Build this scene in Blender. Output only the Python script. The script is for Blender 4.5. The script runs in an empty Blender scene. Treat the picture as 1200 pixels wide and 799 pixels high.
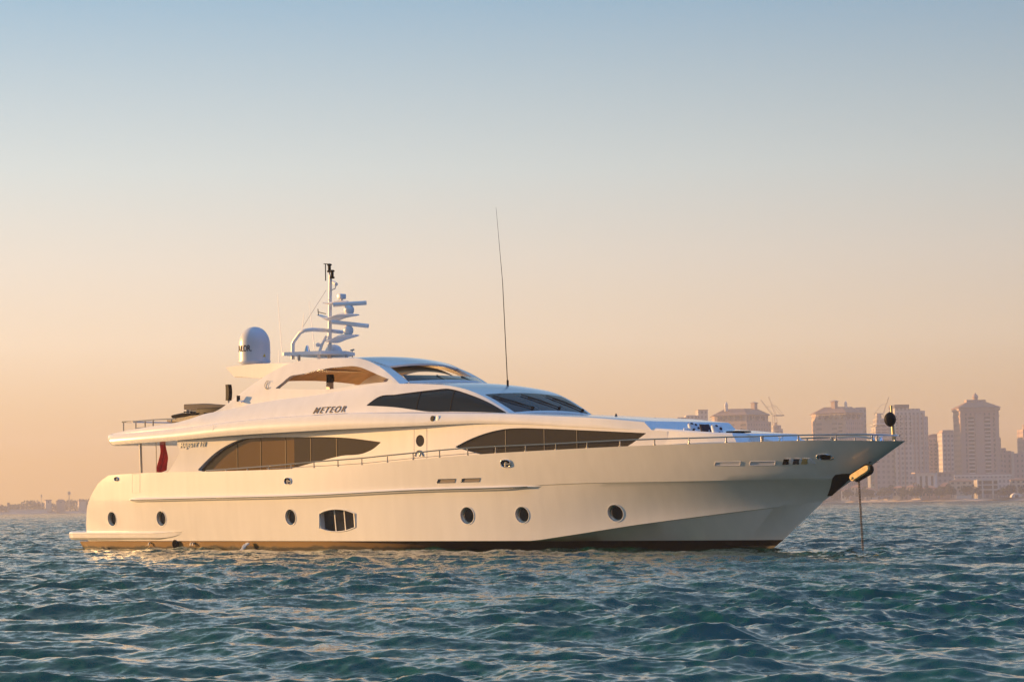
import bpy, bmesh, math, random
import numpy as np
from mathutils import Vector, Matrix
R = math.radians
scene = bpy.context.scene
col = scene.collection

# ------------------------------------------------------------------ camera
cd = bpy.data.cameras.new('camera'); cam = bpy.data.objects.new('camera', cd); col.objects.link(cam)
cd.sensor_width = 36.0; cd.lens = 36.0 * 2850 / 1200; cd.clip_start = 0.5; cd.clip_end = 20000
M3 = Matrix(((0.9998951,0.0144857,0.0000000),(0.0009723,-0.0671124,-0.9977449),(-0.0144531,0.9976403,-0.0671195)))
cam.matrix_world = Matrix.Translation((0, 0, 1.6)) @ M3.to_4x4()
scene.camera = cam

# ------------------------------------------------------------------ light
SUN_EL, SUN_AZ = 7.5, -68.0            # azimuth from +Y, clockwise positive (negative = to the left)
world = bpy.data.worlds.new('World'); scene.world = world; world.use_nodes = True
nt = world.node_tree; bg = nt.nodes['Background']
sky = nt.nodes.new('ShaderNodeTexSky'); sky.sky_type = 'NISHITA'; sky.sun_disc = False
sky.sun_elevation = R(SUN_EL); sky.sun_rotation = R(SUN_AZ)
sky.air_density = 1.0; sky.dust_density = 4.0; sky.ozone_density = 2.0; sky.altitude = 0
# evening air: the Nishita sky blended with the sky's own colour by height above the horizon
tcw = nt.nodes.new('ShaderNodeTexCoord'); sx = nt.nodes.new('ShaderNodeSeparateXYZ'); nt.links.new(tcw.outputs['Generated'], sx.inputs[0])
rampw = nt.nodes.new('ShaderNodeValToRGB'); nt.links.new(sx.outputs['Z'], rampw.inputs[0])
SKY = [(0, (.51, .285, .085)), (.02, (.54, .32, .115)), (.067, (.605, .49, .365)), (.10, (.54, .50, .44)), (.137, (.43, .48, .485)), (.205, (.205, .332, .44)), (.36, (.085, .155, .175)), (.65, (.055, .130, .155)), (1, (.12, .25, .36))]
el = rampw.color_ramp.elements
while len(el) < len(SKY): el.new(.5)
for e, (q, c) in zip(el, SKY): e.position = q; e.color = (*c, 1)
scl = nt.nodes.new('ShaderNodeMix'); scl.data_type = 'RGBA'; scl.blend_type = 'MULTIPLY'; scl.inputs[0].default_value = 1; scl.clamp_result = False
nt.links.new(rampw.outputs[0], scl.inputs[6]); scl.inputs[7].default_value = (7, 7, 7, 1)
mixw = nt.nodes.new('ShaderNodeMix'); mixw.data_type = 'RGBA'; mixw.inputs[0].default_value = .93; mixw.clamp_result = False
nt.links.new(sky.outputs[0], mixw.inputs[6]); nt.links.new(scl.outputs[2], mixw.inputs[7])
# away from the sun: low sky dimmed, high sky boosted blue to light the roofs
dotn = nt.nodes.new('ShaderNodeVectorMath'); dotn.operation = 'DOT_PRODUCT'; nt.links.new(tcw.outputs['Generated'], dotn.inputs[0])
dotn.inputs[1].default_value = (math.sin(R(SUN_AZ)), math.cos(R(SUN_AZ)), 0)
mr = nt.nodes.new('ShaderNodeMapRange'); mr.interpolation_type = 'SMOOTHSTEP'; mr.inputs['From Min'].default_value = -.95; mr.inputs['From Max'].default_value = .8
nt.links.new(dotn.outputs['Value'], mr.inputs['Value'])
tint = nt.nodes.new('ShaderNodeMix'); tint.data_type = 'RGBA'; tint.clamp_result = False; nt.links.new(mr.outputs['Result'], tint.inputs[0])
rise = nt.nodes.new('ShaderNodeMapRange'); rise.interpolation_type = 'SMOOTHSTEP'; rise.inputs['From Min'].default_value = .15; rise.inputs['From Max'].default_value = .62; nt.links.new(sx.outputs['Z'], rise.inputs['Value'])
anti = nt.nodes.new('ShaderNodeMix'); anti.data_type = 'RGBA'; anti.clamp_result = False; nt.links.new(rise.outputs['Result'], anti.inputs[0])
anti.inputs[6].default_value = (.09, .115, .15, 1); anti.inputs[7].default_value = (1.9, 1.95, 3.6, 1); nt.links.new(anti.outputs[2], tint.inputs[6])
tint.inputs[7].default_value = (1.24, 1.2, 1.16, 1)
dim = nt.nodes.new('ShaderNodeVectorMath'); dim.operation = 'MULTIPLY'; nt.links.new(mixw.outputs[2], dim.inputs[0]); nt.links.new(tint.outputs[2], dim.inputs[1])
nt.links.new(dim.outputs[0], bg.inputs[0]); bg.inputs[1].default_value = 0.105
sl = bpy.data.lights.new('sun', 'SUN'); so = bpy.data.objects.new('sun', sl); col.objects.link(so)
sl.energy = 5.0; sl.angle = R(0.6); sl.color = (1.0, 0.55, 0.20)
sd = Vector((math.sin(R(SUN_AZ)) * math.cos(R(SUN_EL)), math.cos(R(SUN_AZ)) * math.cos(R(SUN_EL)), math.sin(R(SUN_EL))))
so.rotation_euler = sd.to_track_quat('Z', 'Y').to_euler()
scene.view_settings.view_transform = 'Standard'; scene.view_settings.look = 'None'
scene.view_settings.exposure = 0.97; scene.view_settings.gamma = 1.0
scene.cycles.use_denoising = True
scene.cycles.volume_bounces = 1; scene.cycles.max_bounces = 8
scene.cycles.caustics_reflective = True

# ------------------------------------------------------------------ materials
def mat(name, c, rough=.5, metal=0., coat=0., spec=.5, noise=None, bump=None, emit=None, stretch=None):
    """noise = (scale, amount): slow colour variation; bump = (scale, strength)"""
    m = bpy.data.materials.new(name); m.use_nodes = True
    n = m.node_tree.nodes; l = m.node_tree.links; p = n['Principled BSDF']
    p.inputs['Base Color'].default_value = (*c, 1); p.inputs['Roughness'].default_value = rough
    p.inputs['Metallic'].default_value = metal; p.inputs['Coat Weight'].default_value = coat
    p.inputs['Coat Roughness'].default_value = .06
    p.inputs['Specular IOR Level'].default_value = spec
    if noise or bump:
        tc = n.new('ShaderNodeTexCoord')
    if noise:
        t = n.new('ShaderNodeTexNoise'); t.inputs['Scale'].default_value = noise[0]; t.inputs['Detail'].default_value = 5
        if stretch:
            mp = n.new('ShaderNodeMapping'); mp.inputs['Scale'].default_value = stretch; l.new(tc.outputs['Object'], mp.inputs['Vector']); l.new(mp.outputs[0], t.inputs['Vector'])
        else: l.new(tc.outputs['Object'], t.inputs['Vector'])
        r = n.new('ShaderNodeValToRGB'); a = noise[1]
        r.color_ramp.elements[0].position = .3; r.color_ramp.elements[1].position = .7
        r.color_ramp.elements[0].color = (*[x * (1 - a) for x in c], 1); r.color_ramp.elements[1].color = (*[min(1, x * (1 + a)) for x in c], 1)
        l.new(t.outputs['Fac'], r.inputs[0]); l.new(r.outputs[0], p.inputs['Base Color'])
    if bump:
        t2 = n.new('ShaderNodeTexNoise'); t2.inputs['Scale'].default_value = bump[0]; t2.inputs['Detail'].default_value = 2
        l.new(tc.outputs['Object'], t2.inputs['Vector'])
        b = n.new('ShaderNodeBump'); b.inputs['Strength'].default_value = bump[1]; b.inputs['Distance'].default_value = .05
        l.new(t2.outputs['Fac'], b.inputs['Height']); l.new(b.outputs[0], p.inputs['Normal'])
    if emit:
        p.inputs['Emission Color'].default_value = (*emit[0], 1); p.inputs['Emission Strength'].default_value = emit[1]
    return m
GEL = mat('white_gelcoat', (.80, .785, .76), .22, coat=.6, noise=(1.6, .035), stretch=(1.6, 1.6, .22), bump=(.7, .10))
GEL2 = mat('white_paint', (.80, .79, .78), .35, coat=.2, noise=(.8, .03))
GREY = mat('grey_vinyl', (.055, .048, .056), .8, noise=(3, .15))
TRIM = mat('grey_rubber', (.52, .50, .47), .5)
GLASS = mat('tinted_glass', (.021, .020, .020), .06, spec=.35)
GLASSB = mat('blue_tinted_glass', (.012, .017, .026), .07, spec=.32)
SALOON = mat('golden_saloon_glass', (.13, .078, .028), .08, spec=.5)
SALOON2 = mat('dark_saloon_glass', (.034, .026, .017), .07, spec=.45)
MULL = mat('dark_mullion', (.16, .14, .12), .5)
STEEL = mat('stainless_steel', (.42, .40, .38), .32, metal=1)
CHROME = mat('chrome', (.75, .75, .77), .1, metal=1)
BLACK = mat('black_rubber', (.012, .011, .011), .6, spec=.08)
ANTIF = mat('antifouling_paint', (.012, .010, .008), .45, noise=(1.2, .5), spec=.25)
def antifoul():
    # dark paint with the low sun's gold painted in towards the stern and a wet, weedy edge at the water
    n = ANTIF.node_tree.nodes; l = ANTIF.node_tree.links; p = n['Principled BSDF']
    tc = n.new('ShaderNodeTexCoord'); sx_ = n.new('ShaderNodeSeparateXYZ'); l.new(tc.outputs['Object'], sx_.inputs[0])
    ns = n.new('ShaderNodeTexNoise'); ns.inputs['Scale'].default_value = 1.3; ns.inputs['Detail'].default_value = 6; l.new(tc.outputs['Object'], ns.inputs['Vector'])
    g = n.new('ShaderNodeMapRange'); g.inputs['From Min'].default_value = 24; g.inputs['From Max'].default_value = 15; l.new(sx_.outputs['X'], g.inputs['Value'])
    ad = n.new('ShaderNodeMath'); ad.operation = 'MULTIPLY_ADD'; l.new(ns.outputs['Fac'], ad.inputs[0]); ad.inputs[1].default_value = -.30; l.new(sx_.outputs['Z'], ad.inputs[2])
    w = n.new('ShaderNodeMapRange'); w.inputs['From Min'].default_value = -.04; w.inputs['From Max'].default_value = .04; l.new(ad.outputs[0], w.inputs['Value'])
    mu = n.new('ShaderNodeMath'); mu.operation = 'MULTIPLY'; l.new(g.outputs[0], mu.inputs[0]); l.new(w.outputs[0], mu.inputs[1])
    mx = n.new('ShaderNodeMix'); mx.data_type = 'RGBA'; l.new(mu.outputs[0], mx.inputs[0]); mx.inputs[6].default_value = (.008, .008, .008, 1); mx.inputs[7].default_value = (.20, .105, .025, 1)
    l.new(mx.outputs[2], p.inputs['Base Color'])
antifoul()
SLOTD = mat('grey_louvre', (.20, .17, .155), .5)
SLOTP = mat('pale_sky_reflection', (.72, .72, .78), .3)  # sky reflection in bright metal, put into a pale base colour
TEAK = mat('teak_lining', (.50, .33, .15), .45, noise=(2, .2))
RED = mat('red_cloth', (.62, .02, .03), .8, noise=(5, .2))
NAVY = mat('navy_cloth', (.012, .012, .03), .9)
TOWEL = mat('white_cloth', (.75, .76, .8), .9, noise=(9, .06))
GOLD = mat('gilded_steel', (.62, .44, .19), .4, metal=.1, noise=(9, .2))
POCKET = mat('dark_green_paint', (.003, .010, .010), .5, spec=.2)
LETTER = mat('dark_bronze_letters', (.17, .13, .10), .35, metal=.5)
LETTERW = mat('pale_letters', (.85, .82, .72), .3)
YEL = mat('yellow_sticker', (.6, .42, .03), .5)
WALNUT = mat('interior_curtain', (.12, .09, .06), .8)

# ------------------------------------------------------------------ mesh helpers
HEAD = R(-45.8)
YO = Vector((-15.50, 103.60, 0.0))
def V(p): return Vector((p[0], -p[1], p[2]))            # yacht design coords: y positive to starboard
def finish(bm, sharp=.6, smooth=True):
    bmesh.ops.remove_doubles(bm, verts=bm.verts, dist=1e-5)
    bmesh.ops.dissolve_degenerate(bm, dist=1e-5, edges=bm.edges)
    bmesh.ops.recalc_face_normals(bm, faces=bm.faces)
    for f in bm.faces: f.smooth = smooth
    for e in bm.edges:
        e.smooth = not (len(e.link_faces) != 2 or e.calc_face_angle(0) > sharp)
def obj(name, bm, m, parent=None, sharp=.6, smooth=True):
    finish(bm, sharp, smooth)
    me = bpy.data.meshes.new(name); bm.to_mesh(me); bm.free()
    me.materials.append(m)
    o = bpy.data.objects.new(name, me); col.objects.link(o)
    if parent: o.parent = parent
    return o
def empty(name, loc=(0, 0, 0), rz=0.):
    o = bpy.data.objects.new(name, None); col.objects.link(o); o.location = loc; o.rotation_euler = (0, 0, rz)
    o.empty_display_size = .2
    return o
def tag(o, label=None, cat=None, group=None, kind=None):
    if label: o['label'] = label
    if cat: o['category'] = cat
    if group: o['group'] = group
    if kind: o['kind'] = kind
    return o
def copy_tree(o, parent=None):
    c = o.copy(); col.objects.link(c)
    if parent: c.parent = parent
    for ch in list(o.children): copy_tree(ch, c)
    return c
def grid(bm, rows, close_u=False, close_v=False):
    """rows of equal length (Vectors)"""
    vs = [[bm.verts.new(p) for p in r] for r in rows]
    nr, nc = len(vs), len(vs[0])
    for i in range(nr - (0 if close_v else 1)):
        for j in range(nc - (0 if close_u else 1)):
            a, b, c, d = vs[i][j], vs[i][(j + 1) % nc], vs[(i + 1) % nr][(j + 1) % nc], vs[(i + 1) % nr][j]
            try: bm.faces.new([a, b, c, d])
            except ValueError: pass
    return vs
def cap(bm, vs):
    try: bm.faces.new(vs)
    except ValueError: pass
def resample(pts, n):
    P = np.array(pts, float); d = np.r_[0, np.cumsum(np.linalg.norm(np.diff(P, axis=0), axis=1))]
    t = np.linspace(0, d[-1], n)
    # smooth catmull style: cubic hermite
    m = np.gradient(P, d, axis=0) if len(P) > 2 else np.repeat((P[1:] - P[:1]) / d[-1], 2, axis=0)
    out = []
    for q in t:
        k = min(max(np.searchsorted(d, q, 'right') - 1, 0), len(P) - 2); h = d[k + 1] - d[k]; s = (q - d[k]) / h
        out.append((2*s**3-3*s**2+1)*P[k] + (s**3-2*s**2+s)*h*m[k] + (-2*s**3+3*s**2)*P[k+1] + (s**3-s**2)*h*m[k+1])
    return [tuple(o) for o in out]
def byx(pts):
    xs = [p[0] for p in pts]; ys = [p[1] for p in pts]; zs_ = [p[2] for p in pts]
    return (lambda x: float(np.interp(x, xs, ys))), (lambda x: float(np.interp(x, xs, zs_)))
def tube(bm, pts, r, n=8, r2=None, capped=True):
    """pts already Vectors; r start radius, r2 end radius"""
    P = [Vector(p) for p in pts]; r2 = r if r2 is None else r2
    prev = None; rings = []
    for i, p in enumerate(P):
        t = (P[min(i + 1, len(P) - 1)] - P[max(i - 1, 0)]).normalized()
        up = Vector((0, 0, 1)) if abs(t.z) < .95 else Vector((1, 0, 0))
        a = t.cross(up).normalized() if prev is None else (prev - t * prev.dot(t)).normalized()
        prev = a; b = t.cross(a)
        rr = r + (r2 - r) * i / (len(P) - 1)
        rings.append([bm.verts.new(p + (a * math.cos(2*math.pi*k/n) + b * math.sin(2*math.pi*k/n)) * rr) for k in range(n)])
    for i in range(len(rings) - 1):
        for k in range(n):
            bm.faces.new([rings[i][k], rings[i][(k+1) % n], rings[i+1][(k+1) % n], rings[i+1][k]])
    if capped: bm.faces.new(rings[0]); bm.faces.new(rings[-1])
def lathe(bm, prof, c=(0, 0, 0), n=24, ax=None):
    """prof [(r,z)...] about axis through c"""
    q = Vector((0, 0, 1)).rotation_difference(Vector(ax)) if ax is not None else None
    rows = []
    for r, z in prof:
        row = []
        for k in range(n):
            p = Vector((r * math.cos(2*math.pi*k/n), r * math.sin(2*math.pi*k/n), z))
            if q: p = q @ p
            row.append(p + Vector(c))
        rows.append(row)
    vs = grid(bm, rows, close_u=True)
    cap(bm, vs[0]); cap(bm, vs[-1])
def box(bm, c, s, rot=None, bev=0.):
    ret = bmesh.ops.create_cube(bm, size=1); vs = ret['verts']
    for v in vs:
        v.co = Vector((v.co.x * s[0], v.co.y * s[1], v.co.z * s[2]))
    if bev > 0:
        es = list({e for v in vs for e in v.link_edges})
        r = bmesh.ops.bevel(bm, geom=es, offset=bev, segments=2, affect='EDGES', profile=.5)
        vs = list({v for f in r['faces'] for v in f.verts} | {v for v in vs if v.is_valid})
        # every vert of this island
        seen = set(vs); st = list(vs)
        while st:
            v = st.pop()
            for e in v.link_edges:
                w = e.other_vert(v)
                if w not in seen: seen.add(w); st.append(w)
        vs = list(seen)
    M = Matrix.Translation(c) @ (rot.to_4x4() if rot else Matrix.Identity(4))
    for v in vs: v.co = M @ v.co
def prism(bm, poly, a, b, f):
    """poly of 2D points; f(pt, h) -> Vector; between h=a and h=b"""
    A = [bm.verts.new(f(p, a)) for p in poly]; B = [bm.verts.new(f(p, b)) for p in poly]
    n = len(poly)
    for i in range(n): bm.faces.new([A[i], A[(i+1) % n], B[(i+1) % n], B[i]])
    bm.faces.new(A); bm.faces.new(B)
def cut(o, bms):
    """subtract closed bmeshes from object o"""
    bm = bmesh.new()
    for b in bms:
        bmesh.ops.recalc_face_normals(b, faces=b.faces)
        t = bpy.data.meshes.new('t'); b.to_mesh(t); b.free(); bm.from_mesh(t); bpy.data.meshes.remove(t)
    cm = bpy.data.meshes.new('cutter'); bm.to_mesh(cm); bm.free()
    co = bpy.data.objects.new('cutter', cm); col.objects.link(co); co.parent = o.parent
    md = o.modifiers.new('b', 'BOOLEAN'); md.operation = 'DIFFERENCE'; md.object = co; md.solver = 'EXACT'
    bpy.context.view_layer.update()
    dg = bpy.context.evaluated_depsgraph_get()
    me = bpy.data.meshes.new_from_object(o.evaluated_get(dg))
    o.modifiers.remove(md); old = o.data; o.data = me
    bpy.data.meshes.remove(old); bpy.data.objects.remove(co); bpy.data.meshes.remove(cm)
    bm = bmesh.new(); bm.from_mesh(me)
    for f in bm.faces: f.smooth = True
    for e in bm.edges: e.smooth = not (len(e.link_faces) != 2 or e.calc_face_angle(0) > .5)
    bm.to_mesh(me); bm.free(); me.name = o.name

# ------------------------------------------------------------------ haze and sea
def build_haze():
    bm = bmesh.new(); box(bm, (0, 1250, 38.5), (3000, 2700, 79))
    m = bpy.data.materials.new('evening_haze'); m.use_nodes = True
    n = m.node_tree.nodes; n.remove(n['Principled BSDF'])
    pv = n.new('ShaderNodeVolumePrincipled'); pv.inputs['Color'].default_value = (.78, .79, .90, 1)
    pv.inputs['Density'].default_value = .00030; pv.inputs['Anisotropy'].default_value = .2
    m.node_tree.links.new(pv.outputs[0], n['Material Output'].inputs['Volume'])
    o = obj('haze', bm, m, smooth=False); tag(o, kind='stuff')
    return o
build_haze()

def sea_material():
    m = bpy.data.materials.new('sea_water'); m.use_nodes = True
    n = m.node_tree.nodes; l = m.node_tree.links; p = n['Principled BSDF']
    p.inputs['Base Color'].default_value = (.001, .056, .040, 1); p.inputs['Roughness'].default_value = .07
    p.inputs['IOR'].default_value = 1.333
    tc = n.new('ShaderNodeTexCoord')
    mp = n.new('ShaderNodeMapping'); mp.inputs['Scale'].default_value = (1, 1, 1)
    l.new(tc.outputs['Object'], mp.inputs['Vector'])
    # ripples too small for the mesh tilt the surface; more of them are unresolved farther out
    g = n.new('ShaderNodeNewGeometry'); ln = n.new('ShaderNodeVectorMath'); ln.operation = 'LENGTH'; l.new(tc.outputs['Object'], ln.inputs[0])
    mr = n.new('ShaderNodeMapRange'); mr.inputs['From Min'].default_value = 15; mr.inputs['From Max'].default_value = 420
    mr.inputs['To Min'].default_value = .13; mr.inputs['To Max'].default_value = 3.0; l.new(ln.outputs['Value'], mr.inputs['Value'])
    acc = None
    for sc_, w_ in ((2.2, .45), (7., .6), (22., .45)):
        t = n.new('ShaderNodeTexNoise'); t.inputs['Scale'].default_value = sc_; t.inputs['Detail'].default_value = 2; l.new(mp.outputs[0], t.inputs['Vector'])
        sb = n.new('ShaderNodeVectorMath'); sb.operation = 'SUBTRACT'; l.new(t.outputs['Color'], sb.inputs[0]); sb.inputs[1].default_value = (.5, .5, .5)
        ml = n.new('ShaderNodeVectorMath'); ml.operation = 'MULTIPLY'; l.new(sb.outputs[0], ml.inputs[0]); ml.inputs[1].default_value = (w_ * 2, w_ * 2, 0)
        if acc is None: acc = ml.outputs[0]
        else:
            ad = n.new('ShaderNodeVectorMath'); ad.operation = 'ADD'; l.new(acc, ad.inputs[0]); l.new(ml.outputs[0], ad.inputs[1]); acc = ad.outputs[0]
    sc2 = n.new('ShaderNodeVectorMath'); sc2.operation = 'SCALE'; l.new(acc, sc2.inputs[0]); l.new(mr.outputs['Result'], sc2.inputs['Scale'])
    ad = n.new('ShaderNodeVectorMath'); ad.operation = 'ADD'; l.new(g.outputs['Normal'], ad.inputs[0]); l.new(sc2.outputs[0], ad.inputs[1])
    nm = n.new('ShaderNodeVectorMath'); nm.operation = 'NORMALIZE'; l.new(ad.outputs[0], nm.inputs[0]); l.new(nm.outputs[0], p.inputs['Normal'])
    return m
def build_sea():
    rng = np.random.RandomState(11)
    # radial rows, angular columns around the point under the camera
    d = [7.0]
    while d[-1] < 4200: d.append(d[-1] + .042 * (d[-1] / 22) ** 1.08)
    d = np.array(d); na = 780
    ang = np.linspace(R(-20), R(20), na)
    D, A = np.meshgrid(d, ang, indexing='ij')
    X = (D * np.sin(A)).astype(np.float32); Y = (D * np.cos(A)).astype(np.float32)
    Z = np.zeros_like(X); DX = np.zeros_like(X); DY = np.zeros_like(X)
    sp = (.042 * (d / 22) ** 1.08)
    lat = d * (ang[1] - ang[0])
    space = np.maximum(sp * .55, lat)[:, None]
    NW = 230
    wl = np.exp(rng.uniform(np.log(.16), np.log(7.0), NW))
    main = R(250)           # travel direction of the chop (towards the camera, a little to the left)
    dr = main + rng.normal(0, R(42), NW)
    patch = np.zeros_like(X)
    for _ in range(9):
        q = rng.uniform(5, 26); a0 = rng.uniform(0, 6.283); patch += np.sin(2 * np.pi / q * (X * np.cos(a0) + Y * np.sin(a0) * .6) + rng.uniform(0, 6.283)).astype(np.float32)
    patch = np.clip(.95 + patch * .16, .55, 1.4)
    for L, th in zip(wl, dr):
        k = 2 * np.pi / L
        amp = .0032 * L ** .62 * (1 if L < 3 else (3 / L) ** 1.0) * rng.uniform(.5, 1.3) * (1.5 if L > 1.1 else (1 if L > .55 else .78))
        fade = np.clip((L / space - 1.7) / 2.2, 0, 1)
        nz = np.nonzero(fade[:, 0] > 0)[0]
        if len(nz) == 0: continue
        e = nz[-1] + 1
        ph = k * (X[:e] * np.cos(th) + Y[:e] * np.sin(th)) + rng.uniform(0, 6.283)
        a = (amp * fade[:e]).astype(np.float32) * (patch[:e] if L < 1.4 else 1)
        s = np.sin(ph); Z[:e] += a * np.cos(ph); DX[:e] -= a * .95 * np.cos(th) * s; DY[:e] -= a * .95 * np.sin(th) * s
    X += DX; Y += DY
    nr = len(d)
    co = np.stack([X, Y, Z], -1).reshape(-1, 3)
    idx = (np.arange(nr - 1)[:, None] * na + np.arange(na - 1)[None, :])
    q = np.stack([idx, idx + 1, idx + na + 1, idx + na], -1).reshape(-1, 4)
    # the rest of the sea: coarse sheet a little lower, outside the fine fan
    base = len(co)
    far = np.array([(-9000, -3000, -.8), (9000, -3000, -.8), (9000, 9000, -.8), (-9000, 9000, -.8)], np.float32)
    co = np.concatenate([co, far]); q = np.concatenate([q, [[base, base + 1, base + 2, base + 3]]])
    me = bpy.data.meshes.new('sea'); me.vertices.add(len(co)); me.vertices.foreach_set('co', co.astype(np.float32).ravel())
    me.loops.add(q.size); me.loops.foreach_set('vertex_index', q.astype(np.int32).ravel())
    me.polygons.add(len(q)); me.polygons.foreach_set('loop_start', (np.arange(len(q)) * 4).astype(np.int32))
    me.polygons.foreach_set('use_smooth', np.ones(len(q), bool))
    me.update(); me.validate()
    me.materials.append(sea_material())
    o = bpy.data.objects.new('sea', me); col.objects.link(o); tag(o, kind='structure')
    print('sea', nr, na)
build_sea()

# ------------------------------------------------------------------ the yacht
def tab(t):
    xs = [a[0] for a in t]; ys = [a[1] for a in t]
    return lambda x: float(np.interp(x, xs, ys))
def sheer_b(x):
    if x <= 16: return 3.72 - .22 * max(0, (6 - x) / 8) ** 1.6
    return 3.72 * max(0, 1 - min(1, (x - 16) / 23.57) ** 2.0) ** .62
def knuckle_b(x):
    if x <= 14: return 3.70 - .22 * max(0, (6 - x) / 8) ** 1.6
    return 3.70 * max(0, 1 - min(1, (x - 14) / 23.6) ** 2.0) ** .68
def chine_b(x):
    if x <= 17: return 3.5 - .1 * max(0, (4 - x) / 4)
    return 3.5 * max(0, 1 - min(1, (x - 17) / 19.3) ** 2)
def water_b(x):
    if x <= 15: return 3.42 - .07 * max(0, (5 - x) / 5)
    return 3.42 * max(0, 1 - min(1, (x - 15) / 19.65) ** 1.75)
def smoothtab(t):
    xs = np.array([a[0] for a in t], float); ys = np.array([a[1] for a in t], float); m = np.gradient(ys, xs)
    def f(x):
        x = min(max(x, xs[0]), xs[-1]); k = min(max(np.searchsorted(xs, x, 'right') - 1, 0), len(xs) - 2)
        h = xs[k+1] - xs[k]; s = (x - xs[k]) / h
        return float((2*s**3-3*s**2+1)*ys[k] + (s**3-2*s**2+s)*h*m[k] + (-2*s**3+3*s**2)*ys[k+1] + (s**3-s**2)*h*m[k+1])
    return f
sheer_z = smoothtab([(0,2.9),(2.17,3.03),(4.4,3.08),(9,3.06),(13,3.05),(15,3.06),(18,3.11),(20.9,3.24),(24.8,3.37),(27.5,3.42),(30.3,3.46),(33.3,3.47),(37,3.47),(39.57,3.39)])
knuckle_z = smoothtab([(0,2.03),(15,2.06),(20.9,2.16),(25.7,2.22),(26.5,2.25),(33.4,2.28),(37.6,2.31)])
chine_z = tab([(0,.37),(25.99,0.370),(27.85,0.601),(29.90,0.871),(33.13,1.230),(35.79,1.498),(36.3,1.548)])
def kstep(x): return min(1, max(.03, (x - 19) / 6), max(.03, (37.6 - x) / 2))
def flare_e(x): return 1 + .8 * min(1, max(0, (x - 19) / 10))
def stations(x0, x1, n=72, k=34, xb=31.):
    a = np.linspace(x0, xb, n); b = xb + (x1 - xb) * (1 - (1 - np.linspace(0, 1, k + 1)[1:]) ** 2.4)
    return list(a) + list(b)
_SURF = []
def hull_y(x, z):
    """half breadth of the hull side at length x and height z"""
    if not _SURF:
        def rl(x0, x1, fy, fz): return np.array([(q, fy(q), fz(q)) for q in stations(x0, x1)])
        bo = rl(.42, 34.65, water_b, lambda q: .34); ch = rl(.42, 36.3, chine_b, chine_z)
        k0 = rl(.78, 37.6, lambda q: max(0, knuckle_b(q) - .03 * kstep(q)), lambda q: knuckle_z(q) - .02)
        k1 = rl(.80, 37.6, knuckle_b, knuckle_z); sh = rl(2.25, 39.57, sheer_b, sheer_z)
        _SURF.append(bo)
        for t in np.linspace(0, 1, 10):
            r = ch + (k0 - ch) * t; e = np.array([flare_e(q) for q in ch[:, 0]]); r[:, 1] = ch[:, 1] + (k0[:, 1] - ch[:, 1]) * t ** e; _SURF.append(r)
        for t in np.linspace(0, 1, 7): _SURF.append(k1 + (sh - k1) * t)
    ys, zz = [], []
    for r in _SURF:
        ys.append(float(np.interp(x, r[:, 0], r[:, 1])) if x <= r[-1, 0] else 0.); zz.append(float(np.interp(x, r[:, 0], r[:, 2])))
    return float(np.interp(z, zz, ys))
house_b = smoothtab([(3,3.6),(6,3.55),(9,3.28),(12,3.06),(17,2.98),(22,2.88),(26,2.66),(29,2.4),(31,2.17),(33,1.8),(35,1.2)])

yacht = empty('yacht', YO, HEAD)
tag(yacht, 'long white motor yacht at anchor with dark tinted windows and radar mast', 'yacht')

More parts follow.
